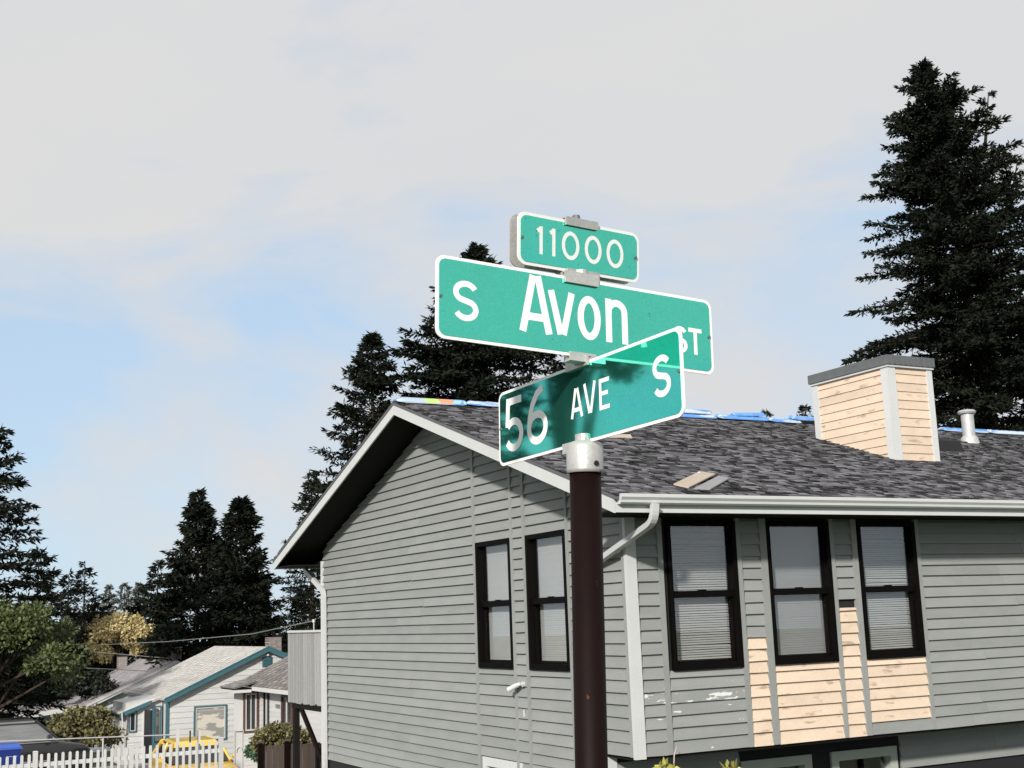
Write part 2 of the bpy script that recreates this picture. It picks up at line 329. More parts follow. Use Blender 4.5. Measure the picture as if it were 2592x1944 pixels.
def window(w, a0, a1, z0, z1, mode, seed):
    fr = MB(); fw_ = 0.056
    wbox(fr, w, a0, a0 + fw_, z0, z1, -0.10, 0.05); wbox(fr, w, a1 - fw_, a1, z0, z1, -0.10, 0.05)
    wbox(fr, w, a0 + fw_, a1 - fw_, z0, z0 + 0.075, -0.10, 0.055); wbox(fr, w, a0 + fw_, a1 - fw_, z1 - 0.06, z1, -0.10, 0.05)
    o = fr.put('window', FRAME, H); zm = 0.215
    i0, i1 = a0 + fw_, a1 - fw_
    s = MB(); wbox(s, w, i0, i1, zm - 0.04, zm + 0.04, -0.07, 0.012); wbox(s, w, i0 + 0.4, i0 + 0.5, zm + 0.04, zm + 0.052, -0.03, 0.01); s.put('meeting_rail', FRAME, o)
    s = MB()
    wbox(s, w, i0, i0 + 0.022, z0 + 0.075, zm - 0.04, -0.075, -0.02); wbox(s, w, i1 - 0.022, i1, z0 + 0.075, zm - 0.04, -0.075, -0.02)
    wbox(s, w, i0, i1, z0 + 0.075, z0 + 0.10, -0.075, -0.02); s.put('sash', FRAME, o)
    wpart('pane', w, i0 + 0.022, i1 - 0.022, z0 + 0.10, zm - 0.04, -0.062, -0.058, GLASS, o)
    wpart('pane', w, i0, i1, zm + 0.04, z1 - 0.06, -0.030, -0.026, GLASS, o)
    r = random.Random(seed); b = MB(); z = z1 - 0.09; pitch = 0.0285
    wbox(b, w, i0 + 0.01, i1 - 0.01, z1 - 0.065, z1 - 0.062 + 0.002, -0.13, -0.10)
    while z > z0 + 0.11:
        t = (math.radians(52) if mode == 'open' else math.radians(76)) + r.uniform(-0.06, 0.06); hw_ = 0.0155 if mode == 'open' else 0.018
        dz, do = math.sin(t) * hw_, math.cos(t) * hw_; s0, s1 = r.uniform(-0.003, 0.003), r.uniform(-0.003, 0.003)
        if mode == 'open' and r.random() < 0.03: s1 -= 0.012
        q0, q1 = i0 + 0.008, i1 - 0.008
        pts = [wallmap(w, q0, z - dz + s0, -0.115 + do), wallmap(w, q1, z - dz + s1, -0.115 + do), wallmap(w, q1, z + dz + s1, -0.115 - do), wallmap(w, q0, z + dz + s0, -0.115 - do)]
        n = len(b.v); b.v += pts; b.f.append((n, n + 1, n + 2, n + 3)); z -= pitch
    b.put('blind', BLIND if mode != 'screen' else SCREEN, o, kind='stuff')
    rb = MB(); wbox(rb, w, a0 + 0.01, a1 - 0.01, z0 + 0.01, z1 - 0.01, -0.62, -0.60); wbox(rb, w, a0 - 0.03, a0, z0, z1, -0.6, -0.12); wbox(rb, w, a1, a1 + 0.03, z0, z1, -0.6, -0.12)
    wbox(rb, w, a0, a1, z0 - 0.03, z0, -0.6, -0.12); wbox(rb, w, a0, a1, z1, z1 + 0.03, -0.6, -0.12); rb.put('room_shade', SHADE, o)  # near-black box painted as the shade of the room behind
    return o
for i, (a, b) in enumerate(WR): window('R', a, b, WZ0, WZ1, 'screen' if i == 1 else 'open', 10 + i)
for i, (a, b) in enumerate(WG): window('G', a, b, WZ0, WZ1, 'closed', 20 + i)
def lowwindow(w, a0, a1, z0, z1, m):
    fr = MB(); t = 0.12
    wbox(fr, w, a0, a0 + t, z0, z1, -0.1, 0.035); wbox(fr, w, a1 - t, a1, z0, z1, -0.1, 0.035); wbox(fr, w, a0 + t, a1 - t, z1 - t, z1, -0.1, 0.035); wbox(fr, w, a0 + t, a1 - t, z0, z0 + t, -0.1, 0.035)
    o = fr.put('window', m, H); s = MB(); wbox(s, w, (a0 + a1) / 2 - 0.02, (a0 + a1) / 2 + 0.02, z0 + t, z1 - t, -0.08, -0.02); s.put('mullion', FRAME, o)
    wpart('pane', w, a0 + t, a1 - t, z0 + t, z1 - t, -0.066, -0.062, GLASS, o)
    rb = MB(); wbox(rb, w, a0 + 0.01, a1 - 0.01, z0 + 0.01, z1 - 0.01, -0.5, -0.48); rb.put('room_shade', SHADE, o)  # near-black panel in place of the dim room
PALE = mat('pale_grey_green_paint', (0.36, 0.38, 0.35), 0.6, 0.06)
for q in LR: lowwindow('L', *q, PALE)
for q in LG: lowwindow('G', *q, WHITE)

# roof
RX0, RX1, EV = -0.66, LEN + 0.5, -0.86
def zr(y): return RZ + RS * y if y <= RIDGE else RZ + RS * (2 * RIDGE - y)
YB = 2 * RIDGE - EV
rf = MB()
rf.prism([(RX0 - 0.03, EV - 0.03, zr(EV - 0.03)), (RX0 - 0.03, RIDGE, zr(RIDGE)), (RX0 - 0.03, YB + 0.03, zr(YB + 0.03)), (RX0 - 0.03, YB + 0.03, zr(YB) - 0.05), (RX0 - 0.03, RIDGE, zr(RIDGE) - 0.045), (RX0 - 0.03, EV - 0.03, zr(EV) - 0.05)],
         [(RX1, EV - 0.03, zr(EV - 0.03)), (RX1, RIDGE, zr(RIDGE)), (RX1, YB + 0.03, zr(YB + 0.03)), (RX1, YB + 0.03, zr(YB) - 0.05), (RX1, RIDGE, zr(RIDGE) - 0.045), (RX1, EV - 0.03, zr(EV) - 0.05)])
roof = rf.put('roof', EDGE, H)
def shingles(x0, x1, y0, y1, sgn, seed, parent, oy=0.0, pitch=0.115):
    rng = np.random.default_rng(seed); cs = 1 / math.sqrt(1 + RS * RS); step = pitch * cs; V = []; T = []
    for c in range(int((y1 - y0) / step) + 1):
        ya = y0 + c * step; yb = min(ya + step * 1.25, y1); x = x0 - rng.uniform(0, 0.2)
        while x < x1:
            w = rng.uniform(0.07, 0.20); h = 0.009 + (rng.random() < 0.45) * 0.013; a, b = max(x, x0), min(x + w, x1); x += w + 0.004
            if b - a < 0.02: continue
            for yy, hh in ((ya, 0.001), (ya, h), (yb, 0.002)):
                V += [(a, yy, zr(yy) + hh), (b, yy, zr(yy) + hh)]
            t = 1 / (1 + math.exp(-rng.normal(0, 2.2))); T += [t * 0.5, t]  # very dark tones paint shadow dashes on the tabs; butt edges darker still
    V = np.array(V)
    if sgn < 0: V[:, 1] = 2 * RIDGE - V[:, 1]
    n = len(V) // 6; i = np.arange(n)[:, None] * 6
    F = np.concatenate([i + np.array([0, 1, 3, 2]), i + np.array([2, 3, 5, 4])], 1).reshape(-1, 4)
    return npmesh('shingles', V, F, SHING, parent, kind='stuff', attr=T)
shingles(RX0 - 0.035, RX1, EV - 0.035, RIDGE, 1, 1, roof)
shingles(RX0 - 0.035, RX1, EV - 0.035, RIDGE, -1, 2, roof)
def rake(x, s):
    p = []
    y0, y1 = (EV - 0.03 + 0.06, RIDGE - 0.001) if s > 0 else (2 * RIDGE - EV - 0.03, RIDGE + 0.001)
    MB().hexa([(x, y0, zr(y0) - 0.20), (x, y1, zr(y1) - 0.20), (x + 0.025, y1, zr(y1) - 0.20), (x + 0.025, y0, zr(y0) - 0.20),
               (x, y0, zr(y0) - 0.047), (x, y1, zr(y1) - 0.047), (x + 0.025, y1, zr(y1) - 0.047), (x + 0.025, y0, zr(y0) - 0.047)]).put('rake_board', WHITE, H)
rake(RX0 - 0.02, 1); rake(RX0 - 0.02, -1)
# dark soffits: sloped under the rake, boxed under the eaves
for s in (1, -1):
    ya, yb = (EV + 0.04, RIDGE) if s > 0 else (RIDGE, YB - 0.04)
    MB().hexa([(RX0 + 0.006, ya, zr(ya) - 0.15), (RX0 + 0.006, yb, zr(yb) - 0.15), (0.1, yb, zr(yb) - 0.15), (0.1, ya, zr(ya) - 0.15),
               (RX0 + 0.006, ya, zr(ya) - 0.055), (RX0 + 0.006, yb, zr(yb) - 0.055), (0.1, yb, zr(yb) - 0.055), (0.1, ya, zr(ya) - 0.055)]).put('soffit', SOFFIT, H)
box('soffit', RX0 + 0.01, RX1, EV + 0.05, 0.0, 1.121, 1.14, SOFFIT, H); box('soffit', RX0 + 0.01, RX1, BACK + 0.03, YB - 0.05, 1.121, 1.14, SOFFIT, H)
box('fascia', RX0 + 0.008, RX1, EV + 0.025, EV + 0.049, 1.105, zr(EV) - 0.055, WHITE, H); box('fascia', RX0 + 0.008, RX1, YB - 0.049, YB - 0.025, 1.105, zr(EV) - 0.055, WHITE, H)
KP = [(0.0, 0.11), (0.0, 0.0), (0.062, 0.0), (0.085, 0.018), (0.088, 0.045), (0.112, 0.075), (0.112, 0.112), (0.100, 0.112), (0.100, 0.08), (0.07, 0.05), (0.06, 0.012), (0.010, 0.012), (0.010, 0.11)]
def gutter(y, s):
    r0 = [(RX0 + 0.02, y - s * a, 1.19 + b) for a, b in KP]; r1 = [(RX1, y - s * a, 1.19 + b) for a, b in KP]
    mb = MB().prism(r0, r1, cap=False); n = len(mb.v)
    e = [(RX0 + 0.02, y - s * a, 1.19 + b) for a, b in KP[:7]]; mb.v += e; mb.f.append(tuple(range(n, n + 7)))
    return mb.put('gutter', GUTTER, H)
gutter(EV + 0.024, 1); gutter(YB - 0.024, -1)
def arc(pts, r=0.1, n=5):                    # round the inner corners of a path
    P = [Vector(p) for p in pts]; out_ = [P[0]]
    for i in range(1, len(P) - 1):
        a, b, c = P[i - 1], P[i], P[i + 1]; d0, d1 = (a - b).normalized(), (c - b).normalized(); s, e = b + d0 * r, b + d1 * r
        for k in range(n + 1): t = k / n; out_.append(s * (1 - t) ** 2 + b * 2 * t * (1 - t) + e * t * t)
    return out_ + [P[-1]]
MB().tube(arc([(-0.20, -0.92, 1.20), (-0.21, -0.90, 1.00), (-0.085, 0.9, 0.52), (-0.085, 0.95, -4.0)], 0.12), 0, 12, sq=(0.085, 0.065)).put('downspout', GUTTER, H, smooth=False)
MB().tube(arc([(-0.05, 11.62, 1.20), (-0.06, 11.6, 1.08), (-0.085, 10.42, 0.62), (-0.085, 10.41, -4.0)], 0.12), 0, 12, sq=(0.065, 0.095)).put('downspout', GUTTER, H)

# chimney chase
ch = box('chimney', 6.30, 7.19, 1.945, 3.66, 2.0, 3.725, TAN, H, label='boxed chimney with bare tan siding and white corner boards')
cz = 2.12
def chz(k): return 2.20 + 0.1403 * k
for k in range(-1, 11):
    zb, zt_ = chz(k), min(chz(k + 1), 3.722)
    def cb(pa, pb, w):
        if w == 'F':
            q = [(pa, 1.945 - 0.022, zb), (pb, 1.945 - 0.022, zb), (pb, 1.9445, zb), (pa, 1.9445, zb), (pa, 1.945 - 0.006, zt_), (pb, 1.945 - 0.006, zt_), (pb, 1.9445, zt_), (pa, 1.9445, zt_)]
        else:
            q = [(6.30 - 0.022, pb, zb), (6.30 - 0.022, pa, zb), (6.2995, pa, zb), (6.2995, pb, zb), (6.30 - 0.006, pb, zt_), (6.30 - 0.006, pa, zt_), (6.2995, pa, zt_), (6.2995, pb, zt_)]
        MB().hexa(q).put('clapboard', TAN, ch)
    cb(6.42, 7.10, 'F')
    ylim = min(3.56, (zt_ + 0.05 - RZ) / RS)
    if ylim > 2.1: cb(2.07, ylim, 'S')
box('corner_board', 6.265, 6.42, 1.908, 1.9445, 2.12, 3.722, WHITE, ch); box('corner_board', 7.10, 7.215, 1.910, 1.9445, 2.12, 3.722, WHITE, ch)
box('corner_board', 6.2655, 6.2995, 1.945, 2.07, 2.12, 3.722, WHITE, ch); box('corner_board', 6.268, 6.2995, 3.56, 3.69, 2.70, 3.722, WHITE, ch)
MB().box(6.245, 7.235, 1.885, 3.71, 3.70, 3.735).put('frieze', WHITE, ch)
cp = MB().box(6.225, 7.25, 1.865, 3.73, 3.736, 3.885)
cap = cp.put('chimney_cap', CAPM, ch)
for i in range(9): box('cap_seam', 6.26 + i * 0.117, 6.275 + i * 0.117, 1.852, 1.864, 3.742, 3.88, CAPM, ch)
box('flashing', 6.21, 7.27, 1.84, 1.907, 2.155, 2.20, BLACKM, ch)
# roof vent pipe and box vent
pv = MB().tube([(10.34, 4.10, 2.86), (10.34, 4.10, 3.47)], 0.115, 20).put('vent_pipe', STEEL, H, smooth=False)
MB().tube([(10.34, 4.10, 3.475), (10.34, 4.10, 3.51), (10.34, 4.10, 3.54), (10.34, 4.10, 3.56)], [0.155, 0.17, 0.14, 0.03], 20).put('cap', STEEL, pv)
MB().tube([(10.34, 4.10, 2.80), (10.34, 4.10, 3.02), (10.34, 4.10, 3.05)], [0.21, 0.15, 0.125], 20).put('boot', STEEL, pv)
vb = MB(); vb.hexa([(8.0, 2.9, zr(2.9) + 0.008), (8.85, 2.9, zr(2.9) + 0.008), (8.85, 3.5, zr(3.5) + 0.008), (8.0, 3.5, zr(3.5) + 0.008), (8.04, 2.93, zr(2.9) + 0.2), (8.81, 2.93, zr(2.9) + 0.2), (8.81, 3.47, zr(3.5) + 0.16), (8.04, 3.47, zr(3.5) + 0.16)]).put('box_vent', BLACKM, H)
# spotlight and small box on the gable
lm = MB().tube([(-0.03, 2.62, -0.86), (-0.06, 2.62, -0.86)], 0.036, 16).put('wall_spotlight', WHITE, H, smooth=False)
MB().tube([(-0.06, 2.62, -0.86), (-0.10, 2.64, -0.87)], 0.014, 10).put('arm', WHITE, lm)
MB().tube([(-0.08, 2.62, -0.85), (-0.12, 2.70, -0.88), (-0.17, 2.80, -0.93)], [0.02, 0.034, 0.038], 16).put('lamp_head', WHITE, lm)
MB().tube([(-0.171, 2.802, -0.931), (-0.172, 2.804, -0.932)], 0.031, 16).put('lens', BLACKM, lm)
box('cable_clip', -0.045, -0.03, 2.62, 2.65, -1.28, -1.19, WHITE, H)
# rear deck
DECKW = mat('weathered_deck_boards', (0.30, 0.30, 0.295), 0.85, 0.10, 4, 30, 0.16, 0.3, stretch=(6, 6, 0.6), obj=0.15, spots=[((0.03, 0.03, 0.03), 10, 0.66, 0.04, (6, 6, 0.35))])
dk = MB().box(0.05, 4.0, BACK + 0.01, 12.84, -1.42, -1.30).put('deck', DECKW, H)
y = BACK + 0.06
while y < 12.82:
    w_ = 0.135; box('plank', 0.012 + rnd.uniform(-.004, .004), 0.034, y, y + w_ - 0.012 - rnd.uniform(0, 0.012), -1.50 + rnd.uniform(-.02, .02), -0.13, DECKW, dk); y += w_ * 1.02
box('handrail', -0.02, 0.09, BACK + 0.03, 12.88, -0.129, -0.085, WHITE, dk)
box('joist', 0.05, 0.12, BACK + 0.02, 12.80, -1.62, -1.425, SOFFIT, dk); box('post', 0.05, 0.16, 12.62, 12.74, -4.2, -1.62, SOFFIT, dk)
MB().tube([(0.08, 12.3, -1.6), (0.08, BACK + 0.02, -2.75)], 0, 8, sq=(0.10, 0.09)).put('brace', POLE, dk)
ms = MB().tube([(0.2, 11.84, -0.085), (0.2, 11.84, 0.06)], 0.014, 8).put('insulator_mast', STEEL, dk); MB().tube([(0.2, 11.84, 0.06), (0.2, 11.84, 0.12)], [0.035, 0.035], 10).put('insulator', STEEL, dk)

# ------------------------------------------------------------------ loose things on the roof
def bundle(x0, x1, label, dz=0.0, seed=1, half=0.17, tilt=0.0, labels=False, thick=0.06, yoff=0.0):
    t = thing('shingle_bundle', label, 'bundle', ((x0 + x1) / 2, RIDGE, zr(RIDGE)), 'wrapped shingle bundles along the ridge')
    rng = random.Random(seed); nx, ny = 18, 8; V = []; L_ = x1 - x0
    for lay in (1, 0):
        for i in range(nx + 1):
            for j in range(ny + 1):
                s = i / nx; y = (j / ny * 2 - 1) * half * (1 - 0.10 * (abs(s * 2 - 1) > 0.95)); e = max(0, abs(s * 2 - 1) - 0.8) * 0.18
                ed = min(1, (1 - abs(j / ny * 2 - 1)) * 4 + 0.25); es = min(1, (1 - abs(2 * s - 1)) * 9 + 0.3)
                z = zr(RIDGE) - math.sqrt((y + yoff) ** 2 + 0.02 ** 2) * RS * 0.85 + 0.02 + dz + e * 0.3 + tilt * (s - 0.5)
                if lay: z += thick * ed * es + rng.uniform(-0.006, 0.006)
                V.append((x0 + s * L_ + rng.uniform(-0.004, 0.004), RIDGE + y + yoff, z))
    n1 = (nx + 1) * (ny + 1); F = []
    for i in range(nx):
        for j in range(ny):
            a = i * (ny + 1) + j; b = a + ny + 1; F += [(a, b, b + 1, a + 1), (n1 + a + 1, n1 + b + 1, n1 + b, n1 + a)]
    for i in range(nx):
        a = i * (ny + 1); b = a + ny + 1; F.append((a, n1 + a, n1 + b, b)); a += ny; b += ny; F.append((b, n1 + b, n1 + a, a))
    for j in range(ny):
        a = j; F.append((a + 1, n1 + a + 1, n1 + a, a)); a = nx * (ny + 1) + j; F.append((a, n1 + a, n1 + a + 1, a + 1))
    put('plastic_wrap', V, F, BLUEW, t)
    if labels:
        for (a, b, c) in labels:
            vv = []
            for x in (a, b):
                for yy in (-half - 0.002, -half * 0.75, -half * 0.3, 0):
                    ed = min(1, (1 - abs(yy / half)) * 4 + 0.25) if abs(yy) <= half else 0.1
                    vv.append((x, RIDGE + yy, zr(RIDGE) - abs(yy) * RS * 0.85 + 0.029 + dz + thick * ed))
            put('printed_band', vv, [(0, 4, 5, 1), (1, 5, 6, 2), (2, 6, 7, 3)], c, t)
    return t
LIME = mat('lime_print', (0.45, 0.68, 0.16), 0.4); ORG = mat('orange_print', (0.80, 0.28, 0.17), 0.4); PALEB = mat('pale_blue_print', (0.42, 0.52, 0.64), 0.35); SKYB = mat('sky_blue_print', (0.30, 0.58, 0.86), 0.35)
bundle(-0.67, 0.52, 'blue wrapped shingle bundle with lime and orange print at the gable peak', seed=1, labels=[(-0.6, -0.2, PALEB), (-0.2, 0.04, LIME), (0.05, 0.28, ORG), (0.29, 0.50, SKYB)])
bundle(0.56, 1.78, 'blue shingle bundle running behind the left end of the lower street sign', seed=2, dz=0.01)
bundle(1.85, 3.05, 'blue shingle bundle mostly hidden behind the lower street sign', seed=3)
bundle(3.12, 4.25, 'blue shingle bundle hidden behind the right half of the lower sign', seed=4)
bundle(4.28, 5.42, 'blue shingle bundle just right of the lower sign with another on top', seed=5)
bundle(4.25, 5.36, 'upper stacked blue shingle bundle just right of the lower street sign', seed=6, dz=0.075, half=0.15, thick=0.06)
bundle(5.46, 6.62, 'pale blue shingle bundle midway between the signs and the chimney', seed=7, dz=0.01)
bundle(5.85, 6.54, 'short shingle bundle lying tilted on top midway to the chimney', seed=8, dz=0.08, half=0.14, tilt=0.03, thick=0.05)
bundle(6.66, 7.35, 'flat pale shingle bundle next but one to the chimney', seed=9)
bundle(7.15, 8.05, 'blue shingle bundle lapping its neighbour just left of the chimney', seed=10, dz=0.06)
bundle(10.96, 12.2, 'blue shingle bundle right behind the metal vent pipe', seed=11)
bundle(12.25, 13.5, 'blue shingle bundle on the ridge right of the vent pipe', seed=12)
bundle(13.55, 14.8, 'blue shingle bundle on the ridge at the right edge of the picture', seed=13)
CARD = mat('tan_card', (0.42, 0.36, 0.29), 0.8, 0.08)
def sheet(name, label, pts, m, cat, lift):
    t = thing(name, label, cat, (pts[0][0], pts[0][1], zr(pts[0][1])))
    r = [(x, y, zr(y) + lift + d) for x, y, d in pts]; MB().prism([(a, b, c - 0.014) for a, b, c in r], r).put('panel', m, t)
    return t
t = sheet('roof_board', 'tan square of board lying on the shingles above the gutter', [(0.46, -0.36, 0), (0.55, -0.53, 0.0), (1.47, 0.16, 0.03), (1.33, 0.29, 0.03)], CARD, 'board', 0.035)
MB().tube([(1.25, 0.2, zr(0.2) + 0.05), (1.25, 0.2, zr(0.2) + 0.075)], 0.02, 8).put('nail_head', WHITE, t)
sheet('loose_shingle', 'loose grey shingle lying beside the tan board above the gutter', [(0.6, -0.56, 0), (0.82, -0.58, 0.0), (1.55, 0.0, 0.015), (1.50, 0.13, 0.02)], mat('grey_shingle', (0.26, 0.255, 0.265), 0.9, 0.1), 'shingle', 0.03)
sheet('roof_strip', 'thin tan strip of board on the shingles beside the sign pole', [(1.50, 2.80, 0), (2.02, 2.83, 0), (2.10, 3.0, 0.02), (1.62, 2.90, 0.02)], CARD, 'board', 0.03)

# ------------------------------------------------------------------ the street sign
SG = thing('street_sign', 'brown street sign pole carrying green blades lettered S Avon ST, 56 AVE S and 11000', 'street sign', world_loc=(0.17, 3.44, 0.0), rot=0.0)
SG['org'] = [0.17, 3.44, 0.0]
def ribbon(pts, w, closed=False):
    P = [Vector((x, z)) for x, z in pts]; n = len(P); A = []; B = []
    for i in range(n):
        a = P[(i - 1) % n] if (closed or i > 0) else P[i]; b = P[(i + 1) % n] if (closed or i < n - 1) else P[i]
        d0 = (P[i] - a); d1 = (b - P[i]); d0 = d0.normalized() if d0.length > 1e-9 else d1.normalized(); d1 = d1.normalized() if d1.length > 1e-9 else d0
        tn = (d0 + d1).normalized(); nn = Vector((-tn.y, tn.x)); k = 1 / max(0.5, nn.dot(Vector((-d0.y, d0.x)))); A.append(P[i] + nn * w / 2 * k); B.append(P[i] - nn * w / 2 * k)
    return A, B
def ell(cx, cz, rx, rz, a0, a1, n=18): return [(cx + rx * math.cos(math.radians(a0 + (a1 - a0) * i / n)), cz + rz * math.sin(math.radians(a0 + (a1 - a0) * i / n))) for i in range(n + 1)]
def glyph(c, w, h, s):                       # strokes as (points, closed) inside a w x h box, stroke width s
    e = s / 2; x0, x1, z0, z1 = e, w - e, e, h - e
    if c == '1': return [([(w * 0.62, 0), (w * 0.62, h)], 0), ([(w * 0.62, h - s * 0.55), (w * 0.1, h - s * 1.25)], 0)]
    if c in '0o':
        return [(ell(w / 2, h / 2, w / 2 - e, h / 2 - e, 0, 360, 32)[:-1], 1)]
    if c == 'T': return [([(0, h - e), (w, h - e)], 0), ([(w / 2, h - s * 0.9), (w / 2, 0)], 0)]
    if c == 'E': return [([(e, 0), (e, h)], 0), ([(s * 0.9, z1), (w, z1)], 0), ([(s * 0.9, h * 0.52), (w * 0.86, h * 0.52)], 0), ([(s * 0.9, z0), (w, z0)], 0)]
    if c == 'A': return [([(e * 0.9, 0), (w * 0.43, h)], 0), ([(w * 0.57, h), (w - e * 0.9, 0)], 0), ([(w * 0.24, h * 0.27), (w * 0.76, h * 0.27)], 0)]
    if c in 'Vv': return [([(e * 0.9, h), (w * 0.45, 0)], 0), ([(w * 0.55, 0), (w - e * 0.9, h)], 0)]
    if c == 'n': return [([(e, 0), (e, h)], 0), ([(e, h * 0.62)] + ell((x0 + x1) / 2, h - e - (w / 2 - e), (x1 - x0) / 2, (w / 2 - e), 165, 0, 14) + [(x1, 0)], 0)]
    if c == 'S':
        rt_ = (w / 2 - e); ht = (h / 2 - e) / 2 + 0.0
        up_ = ell(w / 2, z1 - (z1 - h * 0.5) / 2, rt_, (z1 - h * 0.5) / 2, 25, 235, 18); dn = ell(w / 2, z0 + (h * 0.5 - z0) / 2, rt_, (h * 0.5 - z0) / 2, 55, -155, 18)
        return [(up_ + dn, 0)]
    if c == '5': return [([(w * 0.92, z1), (w * 0.16, z1)], 0), ([(w * 0.20, h), (w * 0.13, h * 0.47)], 0), (ell(w * 0.48, h * 0.31, w * 0.52 - e, h * 0.31 - e, 140, -150, 24), 0)]
    if c == '6': return [(ell(w / 2, h * 0.30, w / 2 - e, h * 0.30 - e, 0, 360, 32)[:-1], 1), ([(w * 0.80, h - e * 0.4), (w * 0.52, h * 0.90), (w * 0.28, h * 0.72), (w * 0.15, h * 0.5), (e * 1.02, h * 0.32)], 0)]
def rrect(w, h, r, n=6):
    q = []
    for cx, cz, a in ((w / 2 - r, h / 2 - r, 0), (-w / 2 + r, h / 2 - r, 90), (-w / 2 + r, -h / 2 + r, 180), (w / 2 - r, -h / 2 + r, 270)):
        q += [(cx + r * math.cos(math.radians(a + 90 * i / n)), cz + r * math.sin(math.radians(a + 90 * i / n))) for i in range(n + 1)]
    return q
def blade(center, rot, w, h, letters, label, back=None, thick=0.004):
    e = bpy.data.objects.new('sign_blade', None)
    me = bpy.data.meshes.new('sign_blade')
    mb = MB(); r0 = rrect(w, h, 0.026); mb.prism([(x, -thick / 2, z) for x, z in r0], [(x, thick / 2, z) for x, z in r0])
    nf = len(mb.f)
    if back: mb.prism([(x, back, z) for x, z in r0], [(x, back + thick, z) for x, z in r0])
    me.from_pydata(mb.v, [], mb.f); me.materials.append(SIGNW); me.materials.append(CASTA); me.polygons.foreach_set('material_index', [int(i >= nf) for i in range(len(mb.f))]); o = bpy.data.objects.new('sign_blade', me); COL.objects.link(o); o.parent = SG  # back plate takes the duller metal to carry its shading as colour
    o.location = Vector(center) + Vector((0, 0, EYE)) - Vector((0.17, 3.44, 0)); o.rotation_euler = rot; o['label'] = label
    r1 = rrect(w - 0.018, h - 0.018, 0.020)
    for s in (-1, 1):
        yy = (s * (thick / 2 + 0.0008)) if not (back and s > 0) else back + thick + 0.0008
        p = MB().prism([(x, yy - 0.0005, z) for x, z in r1], [(x, yy + 0.0005, z) for x, z in r1]); pm = bpy.data.meshes.new('green_face'); pm.from_pydata(p.v, [], p.f); pm.materials.append(SIGNG)
        po = bpy.data.objects.new('green_face', pm); COL.objects.link(po); po.parent = o
        for (c, x, z, lw, lh, st) in letters:
            lb = MB(); kk = 0
            for pts, cl_ in glyph(c, lw, lh, st):
                A, B = ribbon(pts, st, cl_); yb = yy + s * (0.0008 + 0.00012 * kk); kk += 1; n = len(lb.v); m_ = len(A); sx = -s
                for a, b in zip(A, B): lb.v += [(sx * (x + a.x), yb, z + a.y), (sx * (x + b.x), yb, z + b.y)]
                for i in range(m_ if cl_ else m_ - 1): j = (i + 1) % m_; q = (n + 2 * i, n + 2 * i + 1, n + 2 * j + 1, n + 2 * j); lb.f.append(q if s < 0 else q[::-1])
            lm_ = bpy.data.meshes.new('letter'); lm_.from_pydata(lb.v, [], lb.f); lm_.materials.append(SIGNW); lo = bpy.data.objects.new('letter', lm_); COL.objects.link(lo); lo.parent = o
    for sx in (-1, 1):
        bm_ = MB().tube([(sx * (w / 2 - 0.014), -thick / 2 - 0.004, 0), (sx * (w / 2 - 0.014), thick / 2 + 0.004, 0)], 0.005, 10); q = bpy.data.meshes.new('rivet'); q.from_pydata(bm_.v, [], bm_.f); q.materials.append(CAPM); qo = bpy.data.objects.new('rivet', q); COL.objects.link(qo); qo.parent = o
    return o
def clampon(o, x0, x1, z0, z1, d, f=0.012):
    b = MB().box(x0, x1, -f, -0.0045, z0, z1).box(x0, x1, 0.0045, d, z0, z1).box(x0, x1, -f, d, z1 if z1 > 0 and z0 > 0 else z0 - 0.004, z1 + 0.004 if z0 > 0 else z0)
    q = bpy.data.meshes.new('bracket'); q.from_pydata(b.v, [], b.f); q.materials.append(CASTA); qo = bpy.data.objects.new('bracket', q); COL.objects.link(qo); qo.parent = o
b1 = blade((0.203, 3.423, 0.819), (-0.028, 0.044, 0.523), 0.914, 0.229,
      [('S', -0.407, -0.059, 0.076, 0.111, 0.0165), ('A', -0.205, -0.063, 0.103, 0.163, 0.0215), ('v', -0.113, -0.058, 0.086, 0.124, 0.0205), ('o', -0.018, -0.062, 0.077, 0.128, 0.0205), ('n', 0.076, -0.060, 0.075, 0.128, 0.0205), ('S', 0.312, -0.060, 0.050, 0.080, 0.0125), ('T', 0.367, -0.060, 0.049, 0.080, 0.0125)],
      'green blade lettered S Avon ST')
b2 = blade((0.191, 3.448, 0.581), (-0.032, -0.019, -1.033), 0.914, 0.229,
      [('5', -0.417, -0.079, 0.107, 0.166, 0.0225), ('6', -0.288, -0.079, 0.115, 0.168, 0.0225), ('A', -0.049, -0.037, 0.061, 0.084, 0.0115), ('V', 0.017, -0.035, 0.061, 0.086, 0.0115), ('E', 0.093, -0.037, 0.049, 0.086, 0.0115), ('S', 0.336, -0.052, 0.074, 0.109, 0.0165)],
      'green blade lettered 56 AVE S')
b3 = blade((0.207, 3.444, 1.028), (0.077, -0.008, 0.647), 0.4465, 0.1485,
      [('1', -0.160, -0.038, 0.026, 0.079, 0.0115), ('1', -0.115, -0.038, 0.026, 0.079, 0.0115), ('0', -0.070, -0.040, 0.064, 0.082, 0.0115), ('0', 0.014, -0.040, 0.063, 0.082, 0.0115), ('0', 0.096, -0.041, 0.065, 0.084, 0.0115)],
      'small green blade numbered 11000', back=0.034)
clampon(b3, -0.06, 0.058, 0.058, 0.078, 0.042); clampon(b3, -0.055, 0.063, -0.105, -0.066, 0.045)
clampon(b1, -0.06, 0.05, 0.095, 0.125, 0.02); clampon(b1, -0.05, 0.035, -0.125, -0.104, 0.022); clampon(b2, -0.06, 0.05, 0.10, 0.125, 0.02); clampon(b2, -0.085, 0.04, -0.128, -0.103, 0.024)
